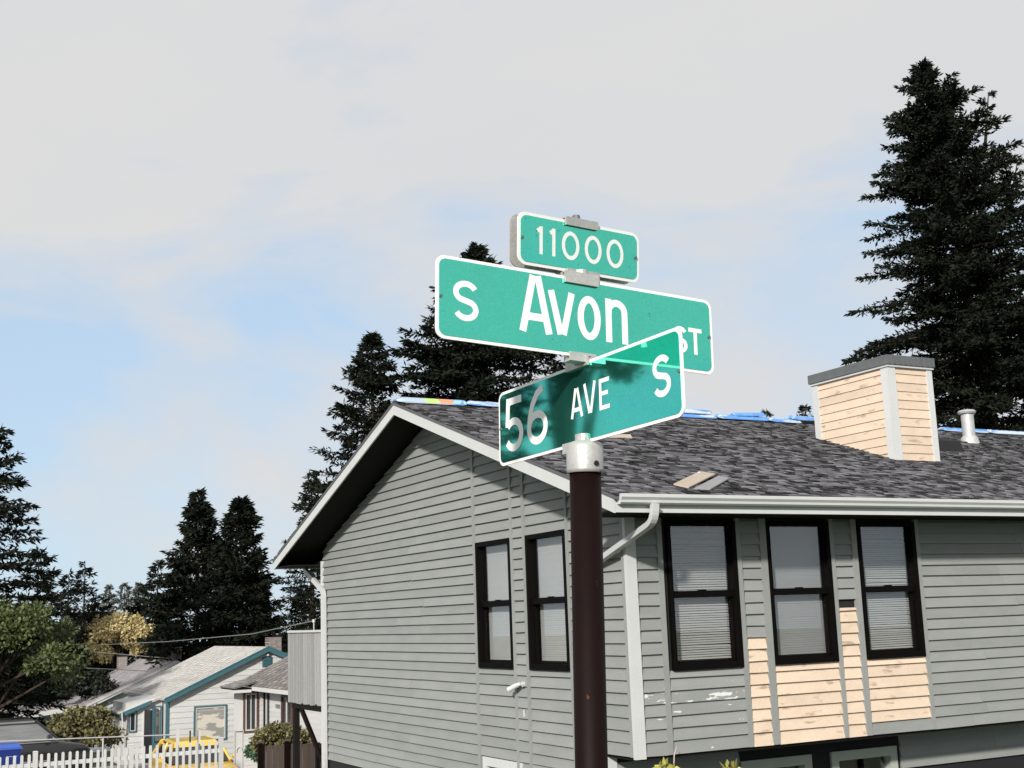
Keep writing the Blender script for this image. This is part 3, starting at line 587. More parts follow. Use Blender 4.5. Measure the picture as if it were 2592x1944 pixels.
def spart(name, mb, m, parent=SG, smooth=False):
    me = bpy.data.meshes.new(name); me.from_pydata([(x - 0.17, y - 3.44, z) for x, y, z in mb.v], [], mb.f); me.materials.append(m)
    if smooth: me.polygons.foreach_set('use_smooth', [len(p.vertices) == 4 for p in me.polygons])
    o = bpy.data.objects.new(name, me); COL.objects.link(o); o.parent = parent; return o
ax = lambda z: (0.1835 + 0.0235 * (z - EYE), 3.44, z)    # the pole leans a little
pole = spart('pole', MB().tube([ax(-0.3), ax(0.6), ax(EYE + 0.40)], 0.0435, 28), POLE, smooth=True)
pole.data.name = 'pole'
capz = EYE + 0.385
cpo = spart('pole_cap', MB().tube([ax(capz), ax(capz + 0.010), ax(capz + 0.072), ax(capz + 0.084), ax(capz + 0.090)], [0.0505, 0.051, 0.051, 0.044, 0.028], 28), CASTA, smooth=True)
c0 = Vector(ax(capz + 0.022)); dv = Vector((0.55, -0.835, 0)).normalized()
spart('set_screw', MB().tube([c0 + dv * 0.048, c0 + dv * 0.0545], 0.0075, 10), DARKGAP, cpo)
c0 = Vector(ax(capz + 0.088)); spart('neck', MB().tube([c0, c0 + Vector((0, 0, 0.02))], [0.026, 0.026], 16), CASTA, cpo)
cr = Vector((0.197, 3.436, EYE + 0.690)); spart('cross_bracket', MB().tube([cr, cr + Vector((0, 0, 0.02))], [0.024, 0.024], 14), CASTA)
cr = Vector((0.205, 3.44, EYE + 0.930)); spart('cross_bracket', MB().tube([cr, cr + Vector((0, 0, 0.03))], [0.02, 0.02], 14), CASTA)
cr = Vector((0.20, 3.455, EYE + 1.11)); spart('bolt', MB().tube([cr, cr + Vector((0, 0, 0.018))], [0.013, 0.011], 10), CAPM)


# ------------------------------------------------------------------ conifers
def tube_np(pts, rads, k=8):
    mb = MB().tube(pts, list(rads), k); return mb
def conifer(name, label, tip, base_z, prof, seed, nb=170, spray=0.42, dens=26, m=None, group=None, tmin=0.08, bend=(0, 0), up_=0.5, droop=0.25, leaders=None, trunk_r=None, wr=0.30, rag=0.10, jit=(0.62, 1.08)):
    """prof: list of (metres below the tip, crown radius)"""
    spray *= 0.62; dens *= 2.2; nb = int(nb * 1.25)
    rng = np.random.default_rng(seed); tip = np.array(tip, float); Hh = tip[2] - base_z
    base = np.array([tip[0] - bend[0], tip[1] - bend[1], base_z])
    t0 = thing(name, label, 'tree', world_loc=tuple(base), rot=0.0, group=group)
    def axis(t): t = np.asarray(t)[..., None]; return (tip - base) * np.concatenate([t ** 1.6, t ** 1.6, t], -1)
    tr = trunk_r or max(0.12, Hh * 0.014); ts = np.linspace(0, 1, 12)
    mb = MB().tube([Vector(axis(t)) for t in ts], [tr * (1 - t) ** 0.8 + 0.012 for t in ts], 8)
    put('trunk', mb.v, mb.f, BARK, t0, smooth=True, rel=False)
    dz, rr = np.array([p[0] for p in prof]), np.array([p[1] for p in prof])
    lo = max(0.0, 1 - dz[-1] / Hh)
    q = rng.random(nb) ** 1.15; t = lo + (1 - lo) * (1 - q) ; t = np.clip(t, lo, 0.997)
    az = rng.random(nb) * 2 * np.pi; depth = (1 - t) * Hh
    Ln = np.interp(depth, dz, rr) * rng.uniform(*jit, nb) * (1 + rag * np.sin(az * 2 + seed)) + 0.06
    el = np.interp(t, [lo, (lo + 1) / 2, 0.95, 1], [-0.12, 0.10, up_, 1.2]) + rng.normal(0, 0.12, nb)
    st = axis(t); ns = np.maximum(16, (Ln * dens).astype(int)); bi = np.repeat(np.arange(nb), ns); n = len(bi)
    s = rng.random(n) ** 0.7 * 0.92 + 0.08
    ca, sa = np.cos(az[bi]), np.sin(az[bi]); outv = np.stack([ca, sa, np.zeros(n)], 1); tan = np.stack([-sa, ca, np.zeros(n)], 1)
    Lb = Ln[bi]; zz = np.sin(el[bi]) * s - droop * s ** 2 + droop * 0.55 * s ** 3.5
    P = st[bi] + outv * (Lb * s * np.cos(el[bi]))[:, None] + np.array([0, 0, 1]) * (Lb * zz)[:, None]
    side = rng.choice([-1, 1], n); sl = (0.25 + 0.75 * (1 - s)) * np.minimum(1.0, 0.25 + Lb * 0.35) * rng.uniform(0.5, 1.2, n)
    ang = np.where(s > 0.93, 0.1, rng.uniform(0.5, 1.25, n))
    D = outv * np.cos(ang)[:, None] + tan * (side * np.sin(ang))[:, None] + np.array([0, 0, 1]) * rng.uniform(-0.45, 0.3, n)[:, None]
    D /= np.linalg.norm(D, axis=1)[:, None]
    k = rng.random(n) * sl * 0.75; P = P + D * k[:, None]                  # twigs fan out from the branch
    le = spray * rng.uniform(0.5, 1.2, n); D2 = D + rng.normal(0, 0.35, (n, 3)); D2 /= np.linalg.norm(D2, axis=1)[:, None]
    W = np.cross(D2, rng.normal(0, 1, (n, 3))); W /= np.linalg.norm(W, axis=1)[:, None] + 1e-9; W *= (le * wr / 2)[:, None]
    T_ = P + D2 * le[:, None]; Mm = P + D2 * (le * 0.45)[:, None]
    V = np.stack([P, Mm + W, T_, Mm - W], 1).reshape(-1, 3); F = np.arange(4 * n).reshape(n, 4); tone = rng.random(n)
    # branch wood
    xs = np.linspace(0, 1, 5); BV = []; BF = []
    for i in range(nb):
        o = np.array([np.cos(az[i]), np.sin(az[i]), 0]); zc = np.sin(el[i]) * xs - droop * xs ** 2 + droop * 0.55 * xs ** 3.5
        pp = st[i] + o[None] * (Ln[i] * xs * np.cos(el[i]))[:, None] + np.array([0, 0, 1]) * (Ln[i] * zc)[:, None]
        r = 0.008 + 0.012 * Ln[i] * (1 - xs); b0 = len(BV); w = np.stack([-np.sin(az[i]) * r, np.cos(az[i]) * r, 0 * r], 1); v = np.stack([0 * r, 0 * r, r], 1)
        for j in range(5): BV += [pp[j] + w[j], pp[j] + v[j], pp[j] - w[j] - v[j] * .5]
        for j in range(4):
            for c in range(3): BF.append((b0 + 3 * j + c, b0 + 3 * j + (c + 1) % 3, b0 + 3 * j + 3 + (c + 1) % 3, b0 + 3 * j + 3 + c))
    npmesh('limbs', np.array(BV), np.array(BF), BARK, t0, kind='stuff')
    if leaders:
        for (lx, ly, lz, jz, lr) in leaders:                                # extra tops forking from the stem
            a = axis(np.array((jz - base_z) / Hh)); b = np.array([lx, ly, lz]) - base; m2 = a * 0.45 + b * 0.55 + np.array([(b - a)[0] * 0.25, (b - a)[1] * 0.25, 0])
            mb = MB().tube([Vector(a), Vector(m2), Vector(b)], [tr * 0.35, tr * 0.2, 0.015], 6); put('leader', mb.v, mb.f, BARK, t0, rel=False)
            nn = int(1500 * lr); u = rng.random(nn) ** 0.8; c = (a[None] * ((1 - u) ** 2)[:, None] + m2[None] * (2 * u * (1 - u))[:, None] + b[None] * (u ** 2)[:, None])
            nb2 = 26; ba = rng.random(nb2) * 2 * np.pi; bu = rng.random(nb2); bid = rng.integers(0, nb2, nn); uu = bu[bid]; c = (a[None] * ((1 - uu) ** 2)[:, None] + m2[None] * (2 * uu * (1 - uu))[:, None] + b[None] * (uu ** 2)[:, None])
            rad = lr * (0.18 + (1 - uu) * 0.9) * rng.random(nn); o = np.stack([np.cos(ba[bid]), np.sin(ba[bid]), 0.45 * np.ones(nn)], 1) + rng.normal(0, 0.16, (nn, 3))
            P2 = c + o * rad[:, None]; D2 = o + rng.normal(0, 0.5, (nn, 3)); D2 /= np.linalg.norm(D2, axis=1)[:, None]; le = spray * rng.uniform(0.5, 1.1, nn)
            W = np.cross(D2, rng.normal(0, 1, (nn, 3))); W /= np.linalg.norm(W, axis=1)[:, None] + 1e-9; W *= (le * wr / 2)[:, None]
            V2 = np.stack([P2, P2 + D2 * (le * .45)[:, None] + W, P2 + D2 * le[:, None], P2 + D2 * (le * .45)[:, None] - W], 1).reshape(-1, 3)
            F = np.concatenate([F, np.arange(4 * nn).reshape(nn, 4) + len(V)]); V = np.concatenate([V, V2]); tone = np.concatenate([tone, rng.random(nn)])
    npmesh('crown', V, F, m or FIR, t0, attr=tone)
    return t0
GRP = 'dark conifers behind the houses'
Z = EYE
conifer('fir_tree', 'large dark fir with drooping limbs cut off by the left picture edge', (-19.3, 44.2, 8.5 + Z), -3, [(0, .1), (1.5, 1.2), (4, 2.2), (7.5, 3.4), (10, 3.8), (13, 3.5)], 1, 190, 0.45, 26, group=GRP, droop=0.30)
conifer('fir_tree', 'dark fir rising just above the green tree at the left', (-22.83, 60.3, 3.9 + Z), -4, [(0, .1), (1, .7), (2.5, 1.5), (5, 2.2), (9, 2.6)], 2, 130, 0.5, 20, group=GRP)
conifer('fir_tree', 'thin fir left beside a taller pointed fir at the left', (-26.8, 75.6, 3.5 + Z), -4, [(0, .1), (1.6, .8), (4, 1.4), (8, 1.8)], 3, 80, 0.55, 16, group=GRP)
conifer('fir_tree', 'neat pointed fir with layered tip left of the tan tree', (-22.39, 65.5, 3.5 + Z), -4, [(0, .08), (1, .6), (2.2, 1.2), (4, 1.7), (8, 2.6)], 4, 120, 0.45, 20, group=GRP)
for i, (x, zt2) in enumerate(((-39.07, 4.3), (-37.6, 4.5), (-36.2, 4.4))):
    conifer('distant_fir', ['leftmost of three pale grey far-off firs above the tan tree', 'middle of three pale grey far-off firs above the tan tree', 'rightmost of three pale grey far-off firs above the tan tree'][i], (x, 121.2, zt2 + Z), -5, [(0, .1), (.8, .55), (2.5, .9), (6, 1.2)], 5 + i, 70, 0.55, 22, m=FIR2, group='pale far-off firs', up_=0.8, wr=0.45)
conifer('fir_tree', 'small pointed fir beside the tall pair left of the grey house', (-20.04, 70.5, 3.7 + Z), -4, [(0, .1), (1, .55), (2.2, 1.2), (4, 1.7), (8, 2.4)], 9, 120, 0.5, 20, group=GRP)
conifer('fir_tree', 'left of the two tall dense firs beyond the white house', (-15.12, 59.8, 6.4 + Z), -4, [(0, .06), (.5, .32), (1.2, .65), (2, 1.0), (3.5, 1.6), (5, 2.2), (7, 2.6), (11, 2.8)], 10, 260, 0.55, 26, group=GRP, up_=0.75)
conifer('fir_tree', 'right of the two tall dense firs beyond the white house', (-12.66, 57.9, 5.8 + Z), -4, [(0, .08), (.5, .45), (1.2, .85), (2, 1.15), (3.5, 1.55), (6, 2.0), (11, 2.3)], 11, 280, 0.5, 30, group=GRP, up_=0.75, droop=0.15)
conifer('fir_tree', 'slender spire-topped fir behind the left slope of the gable', (-4.41, 39.0, 8.98 + Z), -3, [(0, .06), (.5, .35), (1.2, .75), (2.2, 1.1), (3.6, 1.5), (5, 2.1), (6.8, 2.3)], 12, 260, 0.34, 36, group=GRP, up_=0.35, droop=0.2)
conifer('fir_tree', 'broad dark fir behind the Avon blade', (-1.0, 40.45, 12.18 + Z), -3, [(0, .12), (.4, .40), (1.4, 1.1), (2.6, 1.8), (3.4, 2.45), (4.6, 2.55), (8.5, 2.5)], 13, 300, 0.38, 40, group=GRP, up_=0.4, droop=0.32)
conifer('fir_tree', 'tall ragged fir with forked top behind the chimney', (12.83, 36.2, 16.16 + Z), -3, [(0, .12), (.8, .6), (2, 1.2), (3.2, 1.6), (5, 2.0), (7.5, 2.7), (9, 3.1), (12, 3.4), (16, 3.4)], 29, 600, 0.29, 62, group=GRP, bend=(-1.45, 0.2), droop=0.30, rag=0.35, jit=(0.4, 1.25), leaders=[(14.85, 36.2, 15.3 + Z, 11.2 + Z, 0.9), (15.6, 36.4, 13.2 + Z, 9.8 + Z, 0.9)], wr=0.34)
conifer('fir_tree', 'fir filling the right picture edge beyond the vent pipe', (18.2, 40.2, 13.0 + Z), -3, [(0, .1), (1.5, 1.0), (4, 2.2), (8, 3.3), (13, 3.8)], 15, 260, 0.40, 32, group=GRP, droop=0.3)
conifer('fir_tree', 'small dark fir tucked under the left eave of the grey house', (-9.5, 58.4, 6.9 + Z), -3, [(0, .1), (1.3, .65), (3.9, 1.35), (6.5, 1.7), (11, 2.1)], 16, 190, 0.36, 32, group=GRP, droop=0.2)
conifer('fir_tree', 'tiny fir tip showing above the ridge midway to the chimney', (12.07, 59.3, 9.23 + Z), -3, [(0, .06), (.3, .22), (.8, .45), (3, 1.1), (8, 2)], 17, 110, 0.3, 20, group=GRP)
conifer('fir_tree', 'tiny fir tip showing above the ridge just left of the chimney', (13.93, 59.3, 9.45 + Z), -3, [(0, .1), (.3, .3), (.8, .4), (3, 1.1), (8, 2)], 18, 130, 0.3, 20, group=GRP)
conifer('fir_tree', 'little fir tip peeping out between the two long sign blades', (2.25, 58.8, 11.75 + Z), -3, [(0, .08), (.4, .3), (1.5, .7), (4, 1.5), (8, 2)], 19, 110, 0.35, 20, group=GRP)
rr_ = random.Random(8)
FILL = ['beside the green tree', 'left of the thin fir', 'below the layered fir', 'behind the tan tree', 'right of the tan tree', 'below the small pointed fir', 'between the tall pair', 'right of the tall pair', 'under the left eave']
for i, (px, hz) in enumerate(((-28.5, 1.0), (-30.0, 1.8), (-26.4, 1.4), (-24.6, 0.9), (-22.4, 0.9), (-20.3, 1.6), (-15.0, 2.8), (-11.8, 1.8), (-10.0, 1.6))):
    conifer('fir_tree', 'low dark conifer in the tree line ' + FILL[i], (px, 71 + rr_.uniform(-2, 2) + (4 if i < 2 else 0), hz + Z), -4, [(0, .3), (.7, .9), (2, 1.7), (4, 2.2), (8, 2.6)], 40 + i, 120, 0.55, 20, group=GRP, up_=0.9)

# ------------------------------------------------------------------ broad-leaved trees and shrubs
def leaves(centers, rads, n, size, rng, shell=0.55):
    ci = rng.integers(0, len(centers), n); d = rng.normal(0, 1, (n, 3)); d /= np.linalg.norm(d, axis=1)[:, None]
    r = (shell + (1 - shell) * rng.random(n)) * np.asarray(rads)[ci]; P = np.asarray(centers)[ci] + d * r[:, None] * np.array([1, 1, 0.8])
    a = d * 0.6 + rng.normal(0, 0.7, (n, 3)); a /= np.linalg.norm(a, axis=1)[:, None]; le = size * rng.uniform(0.6, 1.3, n)
    W = np.cross(a, rng.normal(0, 1, (n, 3))); W /= np.linalg.norm(W, axis=1)[:, None] + 1e-9; W *= (le * 0.3)[:, None]
    V = np.stack([P, P + a * (le * .5)[:, None] + W, P + a * le[:, None], P + a * (le * .5)[:, None] - W], 1).reshape(-1, 3)
    return V, np.arange(4 * n).reshape(n, 4), rng.random(n)
def broadleaf(name, label, cat, base, crown_c, crown_r, m, seed, nclump, clump_r, nleaf, size, trunk=0.15, group=None, upper=False):
    rng = np.random.default_rng(seed); b = np.array(base, float); t0 = thing(name, label, cat, world_loc=tuple(base), rot=0.0, group=group)
    d = rng.normal(0, 1, (nclump, 3)); d /= np.linalg.norm(d, axis=1)[:, None]; d[:, 2] = np.where(d[:, 2] < -0.45, -d[:, 2], d[:, 2])
    C = np.array(crown_c) - b + d * np.array(crown_r) * (0.45 + 0.5 * rng.random(nclump) ** 0.5)[:, None]
    V, F, T = leaves(C, clump_r * rng.uniform(0.6, 1.2, nclump), nleaf, size, rng, 0.35)
    if trunk:
        cc = np.array(crown_c) - b; mb = MB().tube([Vector((0, 0, 0)), Vector(cc * 0.5), Vector(cc)], [trunk, trunk * 0.7, trunk * 0.3], 8)
        for i in range(min(nclump, 16)): mb.tube([Vector(cc * rng.uniform(0.45, 0.9)), Vector(C[i])], [trunk * 0.3, 0.01], 5)
        put('trunk', mb.v, mb.f, BARK, t0, rel=False)
    npmesh('crown' if trunk else 'foliage', V, F, m, t0, attr=T); return t0
LGREEN = mat('maple_leaves', (0.08, 0.105, 0.034), 0.6, 0.2, 0.8, 4, 0.15, attr=0.4, translucent=0.15)
TANL = mat('tan_spring_leaves', (0.50, 0.42, 0.21), 0.6, 0.15, 0.8, 4, 0.15, attr=0.35, translucent=0.2)
OLIVE = mat('olive_shrub_leaves', (0.13, 0.12, 0.05), 0.55, 0.25, 1.5, 6, 0.2, attr=0.6)
DGREEN = mat('dark_hedge_leaves', (0.012, 0.017, 0.008), 0.6, 0.2, 1.5, 6, 0.2, attr=0.5)
FGREEN = mat('fern_green_leaves', (0.07, 0.13, 0.07), 0.6, 0.2, 1.5, 6, 0.2, attr=0.5)
broadleaf('maple_tree', 'yellow-green broad-leaved tree spreading at the left picture edge', 'tree', (-17.7, 43.2, -2.9), (-17.7, 43.2, -0.55 + Z), (2.9, 2.2, 1.55), LGREEN, 1, 60, 0.62, 12000, 0.16, 0.2)
broadleaf('tan_tree', 'tan feathery spring tree among the dark firs', 'tree', (-20.5, 64.8, -3.4), (-20.3, 64.8, -0.6 + Z), (1.65, 1.2, 1.5), TANL, 2, 90, 0.42, 15000, 0.17, 0.12)
broadleaf('laurel_bush', 'big rounded olive bush between the dark van and the white porch', 'bush', (-13.3, 39.2, -3.0), (-13.3, 39.2, -3.0 + Z), (1.05, 0.9, 0.72), OLIVE, 3, 46, 0.33, 9000, 0.12, 0)
broadleaf('rhododendron', 'rounded olive shrub above the brown fence left of the downspout', 'bush', tuple(HW(-0.15, 12.6, -3.6)), tuple(HW(0.25, 14.3, -2.38)), (0.62, 0.5, 0.27), OLIVE, 4, 40, 0.17, 8000, 0.075, 0)
broadleaf('hedge', 'dark evergreen hedge under the yellow-green tree', 'hedge', (-25.2, 65.5, -3.4), (-25.2, 65.5, -2.5 + Z), (3.6, 1.2, 1.5), DGREEN, 5, 70, 0.5, 12000, 0.14, 0)
broadleaf('hedge', 'dark clipped hedge in front of the pinkish roof', 'hedge', (-19.4, 56.5, -3.1), (-19.2, 56.5, -2.35 + Z), (1.3, 0.8, 0.7), DGREEN, 6, 40, 0.35, 6000, 0.13, 0)
broadleaf('fern', 'low green plant at the foot of the white bay house', 'plant', tuple(HW(0.95, 19.2, -3.6)), tuple(HW(0.95, 18.4, -3.02)), (0.22, 0.2, 0.25), FGREEN, 7, 18, 0.12, 1800, 0.07, 0)
YG = mat('yellow_green_leaves', (0.33, 0.32, 0.08), 0.5, 0.15, attr=0.3)
def sapling(label, x, y, top, seed):
    t = thing('sapling', label, 'plant', (x, y, -3.8)); rng = np.random.default_rng(seed)
    mb = MB().tube([Vector((0, 0, 0)), Vector((0.03, 0, 1.2)), Vector((0.0, 0.02, top + 3.8))], [0.02, 0.012, 0.005], 6); put('stem', mb.v, mb.f, BARK, t, rel=False)
    c = np.stack([rng.uniform(-.09, .09, 14), rng.uniform(-.09, .09, 14), top + 3.8 - 0.05 - rng.random(14) ** 1.5 * 0.7], 1); V, F, T = leaves(c, np.full(14, 0.05), 130, 0.11, rng); npmesh('foliage', V, F, YG, t, attr=T); return t
sapling('yellow-green sprig poking up at the foot of the white corner board', 0.16, -0.25, -1.66, 1)
sapling('yellow-green sprig poking up under the bare siding', 1.18, -0.2, -1.74, 2)
tw = thing('bare_twig', 'bare pale twig crossing the bottom edge of the grey siding', 'twig', (0.42, -0.15, -3.8))
mb = MB().tube([(0.40, -0.15, -3.8), (0.385, -0.15, -1.75), (0.40, -0.15, -1.6), (0.44, -0.15, -1.5)], [0.012, 0.008, 0.007, 0.003], 6); mb.put('stem', mat('pale_twig', (0.5, 0.42, 0.34), 0.8), tw)

# trees beyond the left of the picture, mirrored in the lower sign
conifer('fir_tree', 'tall fir out of view to the left of the street', (-33.9, 23.2, 17.0), -3, [(0, .1), (3, 1.0), (7, 1.7), (11, 2.3), (18, 2.6)], 60, 200, 0.6, 20, group='trees out of view to the left')
broadleaf('street_tree', 'broad-leaved tree out of view to the left of the street', 'tree', (-35.2, 21.0, -3), (-35.2, 21.2, 12.4), (2.4, 2.4, 2.2), DGREEN, 61, 40, 0.8, 7000, 0.35, 0.8, group='trees out of view to the left')

# ------------------------------------------------------------------ neighbouring houses
NWHITE = mat('white_house_paint', (0.52, 0.52, 0.51), 0.6, 0.04, 1.5, 20, 0.04, 0.1)
NBLUE = mat('pale_blue_siding', (0.50, 0.545, 0.56), 0.6, 0.04)
TEAL = mat('teal_trim_paint', (0.045, 0.125, 0.15), 0.5, 0.12)
LROOF = mat('pale_composition_roof', (0.46, 0.45, 0.43), 0.9, 0.06, 1, 40, 0.12, 0.2, attr=0.12)
GROOF = mat('grey_composition_roof', (0.30, 0.285, 0.295), 0.9, 0.06, 1, 40, 0.10, 0.2, attr=0.15)
GROOF2 = mat('brown_grey_roof', (0.195, 0.18, 0.175), 0.9, 0.08, 1, 40, 0.12, 0.2, attr=0.25)
PINKR = mat('pinkish_roof', (0.30, 0.20, 0.165), 0.9, 0.08, 1, 30, 0.12)
BROWNF = mat('brown_window_trim', (0.10, 0.045, 0.038), 0.5, 0.1)
def brickmat(name, c1, c2, sc_):
    m = bpy.data.materials.new(name); m.use_nodes = True; t = m.node_tree; b = t.nodes['Principled BSDF']; c = N(t, 'ShaderNodeTexCoord')
    mp_ = N(t, 'ShaderNodeMapping'); mp_.inputs['Rotation'].default_value = (math.radians(90), 0, 0); k = N(t, 'ShaderNodeTexBrick'); k.inputs['Color1'].default_value = (*c1, 1); k.inputs['Color2'].default_value = (*c2, 1); k.inputs['Mortar'].default_value = (.09, .08, .075, 1)
    k.inputs['Scale'].default_value = sc_; k.inputs['Mortar Size'].default_value = 0.03; t.links.new(c.outputs['Object'], mp_.inputs[0]); t.links.new(mp_.outputs[0], k.inputs['Vector']); t.links.new(k.outputs['Color'], b.inputs['Base Color']); b.inputs['Roughness'].default_value = 0.9; return m
STONE = brickmat('rubble_chimney', (0.34, 0.29, 0.26), (0.20, 0.17, 0.155), 5); BRICKP = brickmat('painted_brick_chimney', (0.36, 0.33, 0.31), (0.27, 0.24, 0.225), 6)
def slope(name, p0, p1, p2, p3, th, m, parent, course=0.0, smat=None, seed=0):
    """roof slab p0-p1 along the eave, p3-p2 along the ridge, with raised courses"""
    P = [Vector(p) for p in (p0, p1, p2, p3)]; dn = Vector((0, 0, -th))
    o = MB().hexa([p + dn for p in P] + P).put(name, m, parent)
    if course:
        up_len = ((P[3] - P[0]).length + (P[2] - P[1]).length) / 2; nc = max(1, int(up_len / course)); q = org(parent); V = []; T = []; rng = np.random.default_rng(seed)
        nrm = (P[1] - P[0]).cross(P[3] - P[0]).normalized(); nrm = nrm if nrm.z > 0 else -nrm
        for i in range(nc):
            a, b = i / nc, min(1, (i + 1.15) / nc); l0, l1 = P[0].lerp(P[3], a), P[1].lerp(P[2], a); u0, u1 = P[0].lerp(P[3], b), P[1].lerp(P[2], b); k = max(1, int((l1 - l0).length / 0.45))
            for j in range(k):
                s0, s1 = j / k, (j + 1) / k - 0.01; h = 0.012 + rng.random() * 0.008
                for v in (l0.lerp(l1, s0) + nrm * 0.002, l0.lerp(l1, s1) + nrm * 0.002, l0.lerp(l1, s1) + nrm * h, l0.lerp(l1, s0) + nrm * h, u0.lerp(u1, s1) + nrm * 0.003, u0.lerp(u1, s0) + nrm * 0.003): V.append(v - q)
                T += [0.4, rng.random()]
        V = np.array([tuple(v) for v in V]); n = len(V) // 6; i = np.arange(n)[:, None] * 6
        npmesh('shingles', V, np.concatenate([i + np.array([0, 1, 2, 3]), i + np.array([3, 2, 4, 5])], 1).reshape(-1, 4), smat or m, o, kind='stuff', attr=T)
    return o
def hclap(parent, y, x0, x1, zb, zt_, m, out_=0.02, t0=None, t1=None, name='clapboard'):
    a, b = (x0 if t0 is None else t0), (x1 if t1 is None else t1)
    MB().hexa([(x0, y - out_, zb), (x1, y - out_, zb), (x1, y - 0.0005, zb), (x0, y - 0.0005, zb), (a, y - 0.004, zt_), (b, y - 0.004, zt_), (b, y - 0.0005, zt_), (a, y - 0.0005, zt_)]).put(name, m, parent)
def simplewin(parent, y, x0, x1, z0, z1, fm, t=0.06, pane=None, inner=None):
    f_ = MB().box(x0, x0 + t, y - 0.05, y, z0, z1).box(x1 - t, x1, y - 0.05, y, z0, z1).box(x0 + t, x1 - t, y - 0.05, y, z0, z0 + t).box(x0 + t, x1 - t, y - 0.05, y, z1 - t, z1); o = f_.put('window', fm, parent)
    if inner: x0, x1, z0, z1 = x0 + t, x1 - t, z0 + t, z1 - t; MB().box(x0, x0 + t * .7, y - 0.042, y, z0, z1).box(x1 - t * .7, x1, y - 0.042, y, z0, z1).box(x0 + t * .7, x1 - t * .7, y - 0.042, y, z0, z0 + t * .7).box(x0 + t * .7, x1 - t * .7, y - 0.042, y, z1 - t * .7, z1).put('inner_frame', inner, o); t = t * .7
    MB().box(x0 + t, x1 - t, y - 0.02, y - 0.001, z0 + t, z1 - t).put('pane', pane or WPANE, o); return o
WPANE = mat('dark_pane', (0.02, 0.022, 0.025), 0.08, 0.1, spec=0.6); DRAPE = mat('drawn_grey_shade', (0.27, 0.265, 0.25), 0.6, 0.06, 2, spots=[((0.55, 0.52, 0.45), 1.6, 0.52, 0.04, (1, 1, 2.5))])

# white house with teal trim
B = thing('white_house', 'white clapboard house with pale roof and teal rake boards left of the deck', 'house', (5.69, 33.3, -4.6))
PK, PX, PY = -0.70, 5.69, 33.3; SL = (2.30 - 0.70) / 3.62
def bz(x): return PK - abs(x - PX) * SL
bw = box('wall', 2.14, 9.24, PY + 0.001, 40.4, -4.6, -2.36, NWHITE, B)
MB().prism([(2.14, PY + 0.001, -2.359), (9.24, PY + 0.001, -2.359), (PX, PY + 0.001, PK - 0.06)], [(2.14, 40.4, -2.359), (9.24, 40.4, -2.359), (PX, 40.4, PK - 0.06)]).put('gable_top', NWHITE, B)
for k in range(20):
    zb = -4.56 + 0.192 * k; zt_ = zb + 0.192
    lim = lambda z: max(0.02, min(3.52, (PK - 0.10 - z) / SL))
    if zb > PK - 0.16: break
    segs = [(PX - lim(zb), PX + lim(zb), PX - lim(zt_), PX + lim(zt_))]
    if zt_ <= -2.66 and zb >= -3.95: segs = [(segs[0][0], 3.05, segs[0][2], 3.05), (4.24, segs[0][1], 4.24, segs[0][3])]
    for s in segs: hclap(bw, PY, s[0], s[1], zb, zt_, NWHITE, 0.022, s[2], s[3])
simplewin(B, PY - 0.001, 3.06, 4.23, -3.88, -2.66, TEAL, 0.055, DRAPE, NWHITE)
box('corner_trim', 2.10, 2.20, PY - 0.03, PY + 0.12, -4.6, -2.42, TEAL, B)
for s in (-1, 1):
    e = PX + s * 3.72
    slope('roof', (e, 33.08, bz(e)), (e, 40.72, bz(e)), (PX, 40.72, PK), (PX, 33.08, PK), 0.05, LROOF, B, 0.16, seed=3 + s)
    MB().hexa([(PX, 33.05, PK - 0.17), (e, 33.05, bz(e) - 0.17), (e, 33.079, bz(e) - 0.17), (PX, 33.079, PK - 0.17), (PX, 33.05, PK + 0.005), (e, 33.05, bz(e) + 0.005), (e, 33.079, bz(e) + 0.005), (PX, 33.079, PK + 0.005)]).put('rake_board', TEAL, B)
    MB().hexa([(PX, 33.035, PK - 0.02), (e, 33.035, bz(e) - 0.02), (e, 33.049, bz(e) - 0.02), (PX, 33.049, PK - 0.02), (PX, 33.035, PK + 0.03), (e, 33.035, bz(e) + 0.03), (e, 33.049, bz(e) + 0.03), (PX, 33.049, PK + 0.03)]).put('drip_edge', TEAL, B)
vt = box('gable_vent', 5.52, 5.88, PY - 0.05, PY - 0.001, -1.42, -1.07, TEAL, B)
for i in range(6): box('louver', 5.55, 5.85, PY - 0.075, PY - 0.051, -1.39 + i * 0.052, -1.36 + i * 0.052, TEAL, vt)
gl = MB().tube([(5.70, PY - 0.03, -0.97), (5.70, PY - 0.12, -0.97)], 0.025, 8).put('gable_lamp', BLACKM, B); MB().tube([(5.70, PY - 0.12, -1.02), (5.70, PY - 0.12, -0.93)], [0.06, 0.03], 10).put('lamp_shade', NWHITE, gl)
box('chimney', 6.14, 6.62, 34.5, 35.0, -1.3, -0.385, STONE, B)
# porch wing
pw = box('wall', 0.85, 2.09, 33.9, 36.4, -4.6, -2.45, NWHITE, B)
for k in range(11):
    zb = -4.56 + 0.192 * k
    if zb + 0.19 > -2.5: break
    for a, b in ((0.87, 0.93), (1.22, 1.42), (2.04, 2.09)) if zb > -3.6 else ((0.87, 1.42), (1.75, 2.09)): hclap(pw, 33.9, a, b, zb, zb + 0.192, NWHITE)
MB().prism([(0.85, 33.9, -2.449), (2.09, 33.9, -2.449), (2.09, 33.9, -2.30)], [(0.85, 36.4, -2.449), (2.09, 36.4, -2.449), (2.09, 36.4, -2.30)]).put('wall_top', NWHITE, B)
dr = box('door', 1.46, 1.73, 33.86, 33.899, -4.5, -2.73, WPANE, B); box('door_jamb', 1.42, 1.459, 33.85, 33.899, -4.5, -2.70, NWHITE, dr); box('screen_door', 1.735, 1.775, 33.62, 33.899, -4.5, -2.62, TEAL, dr)
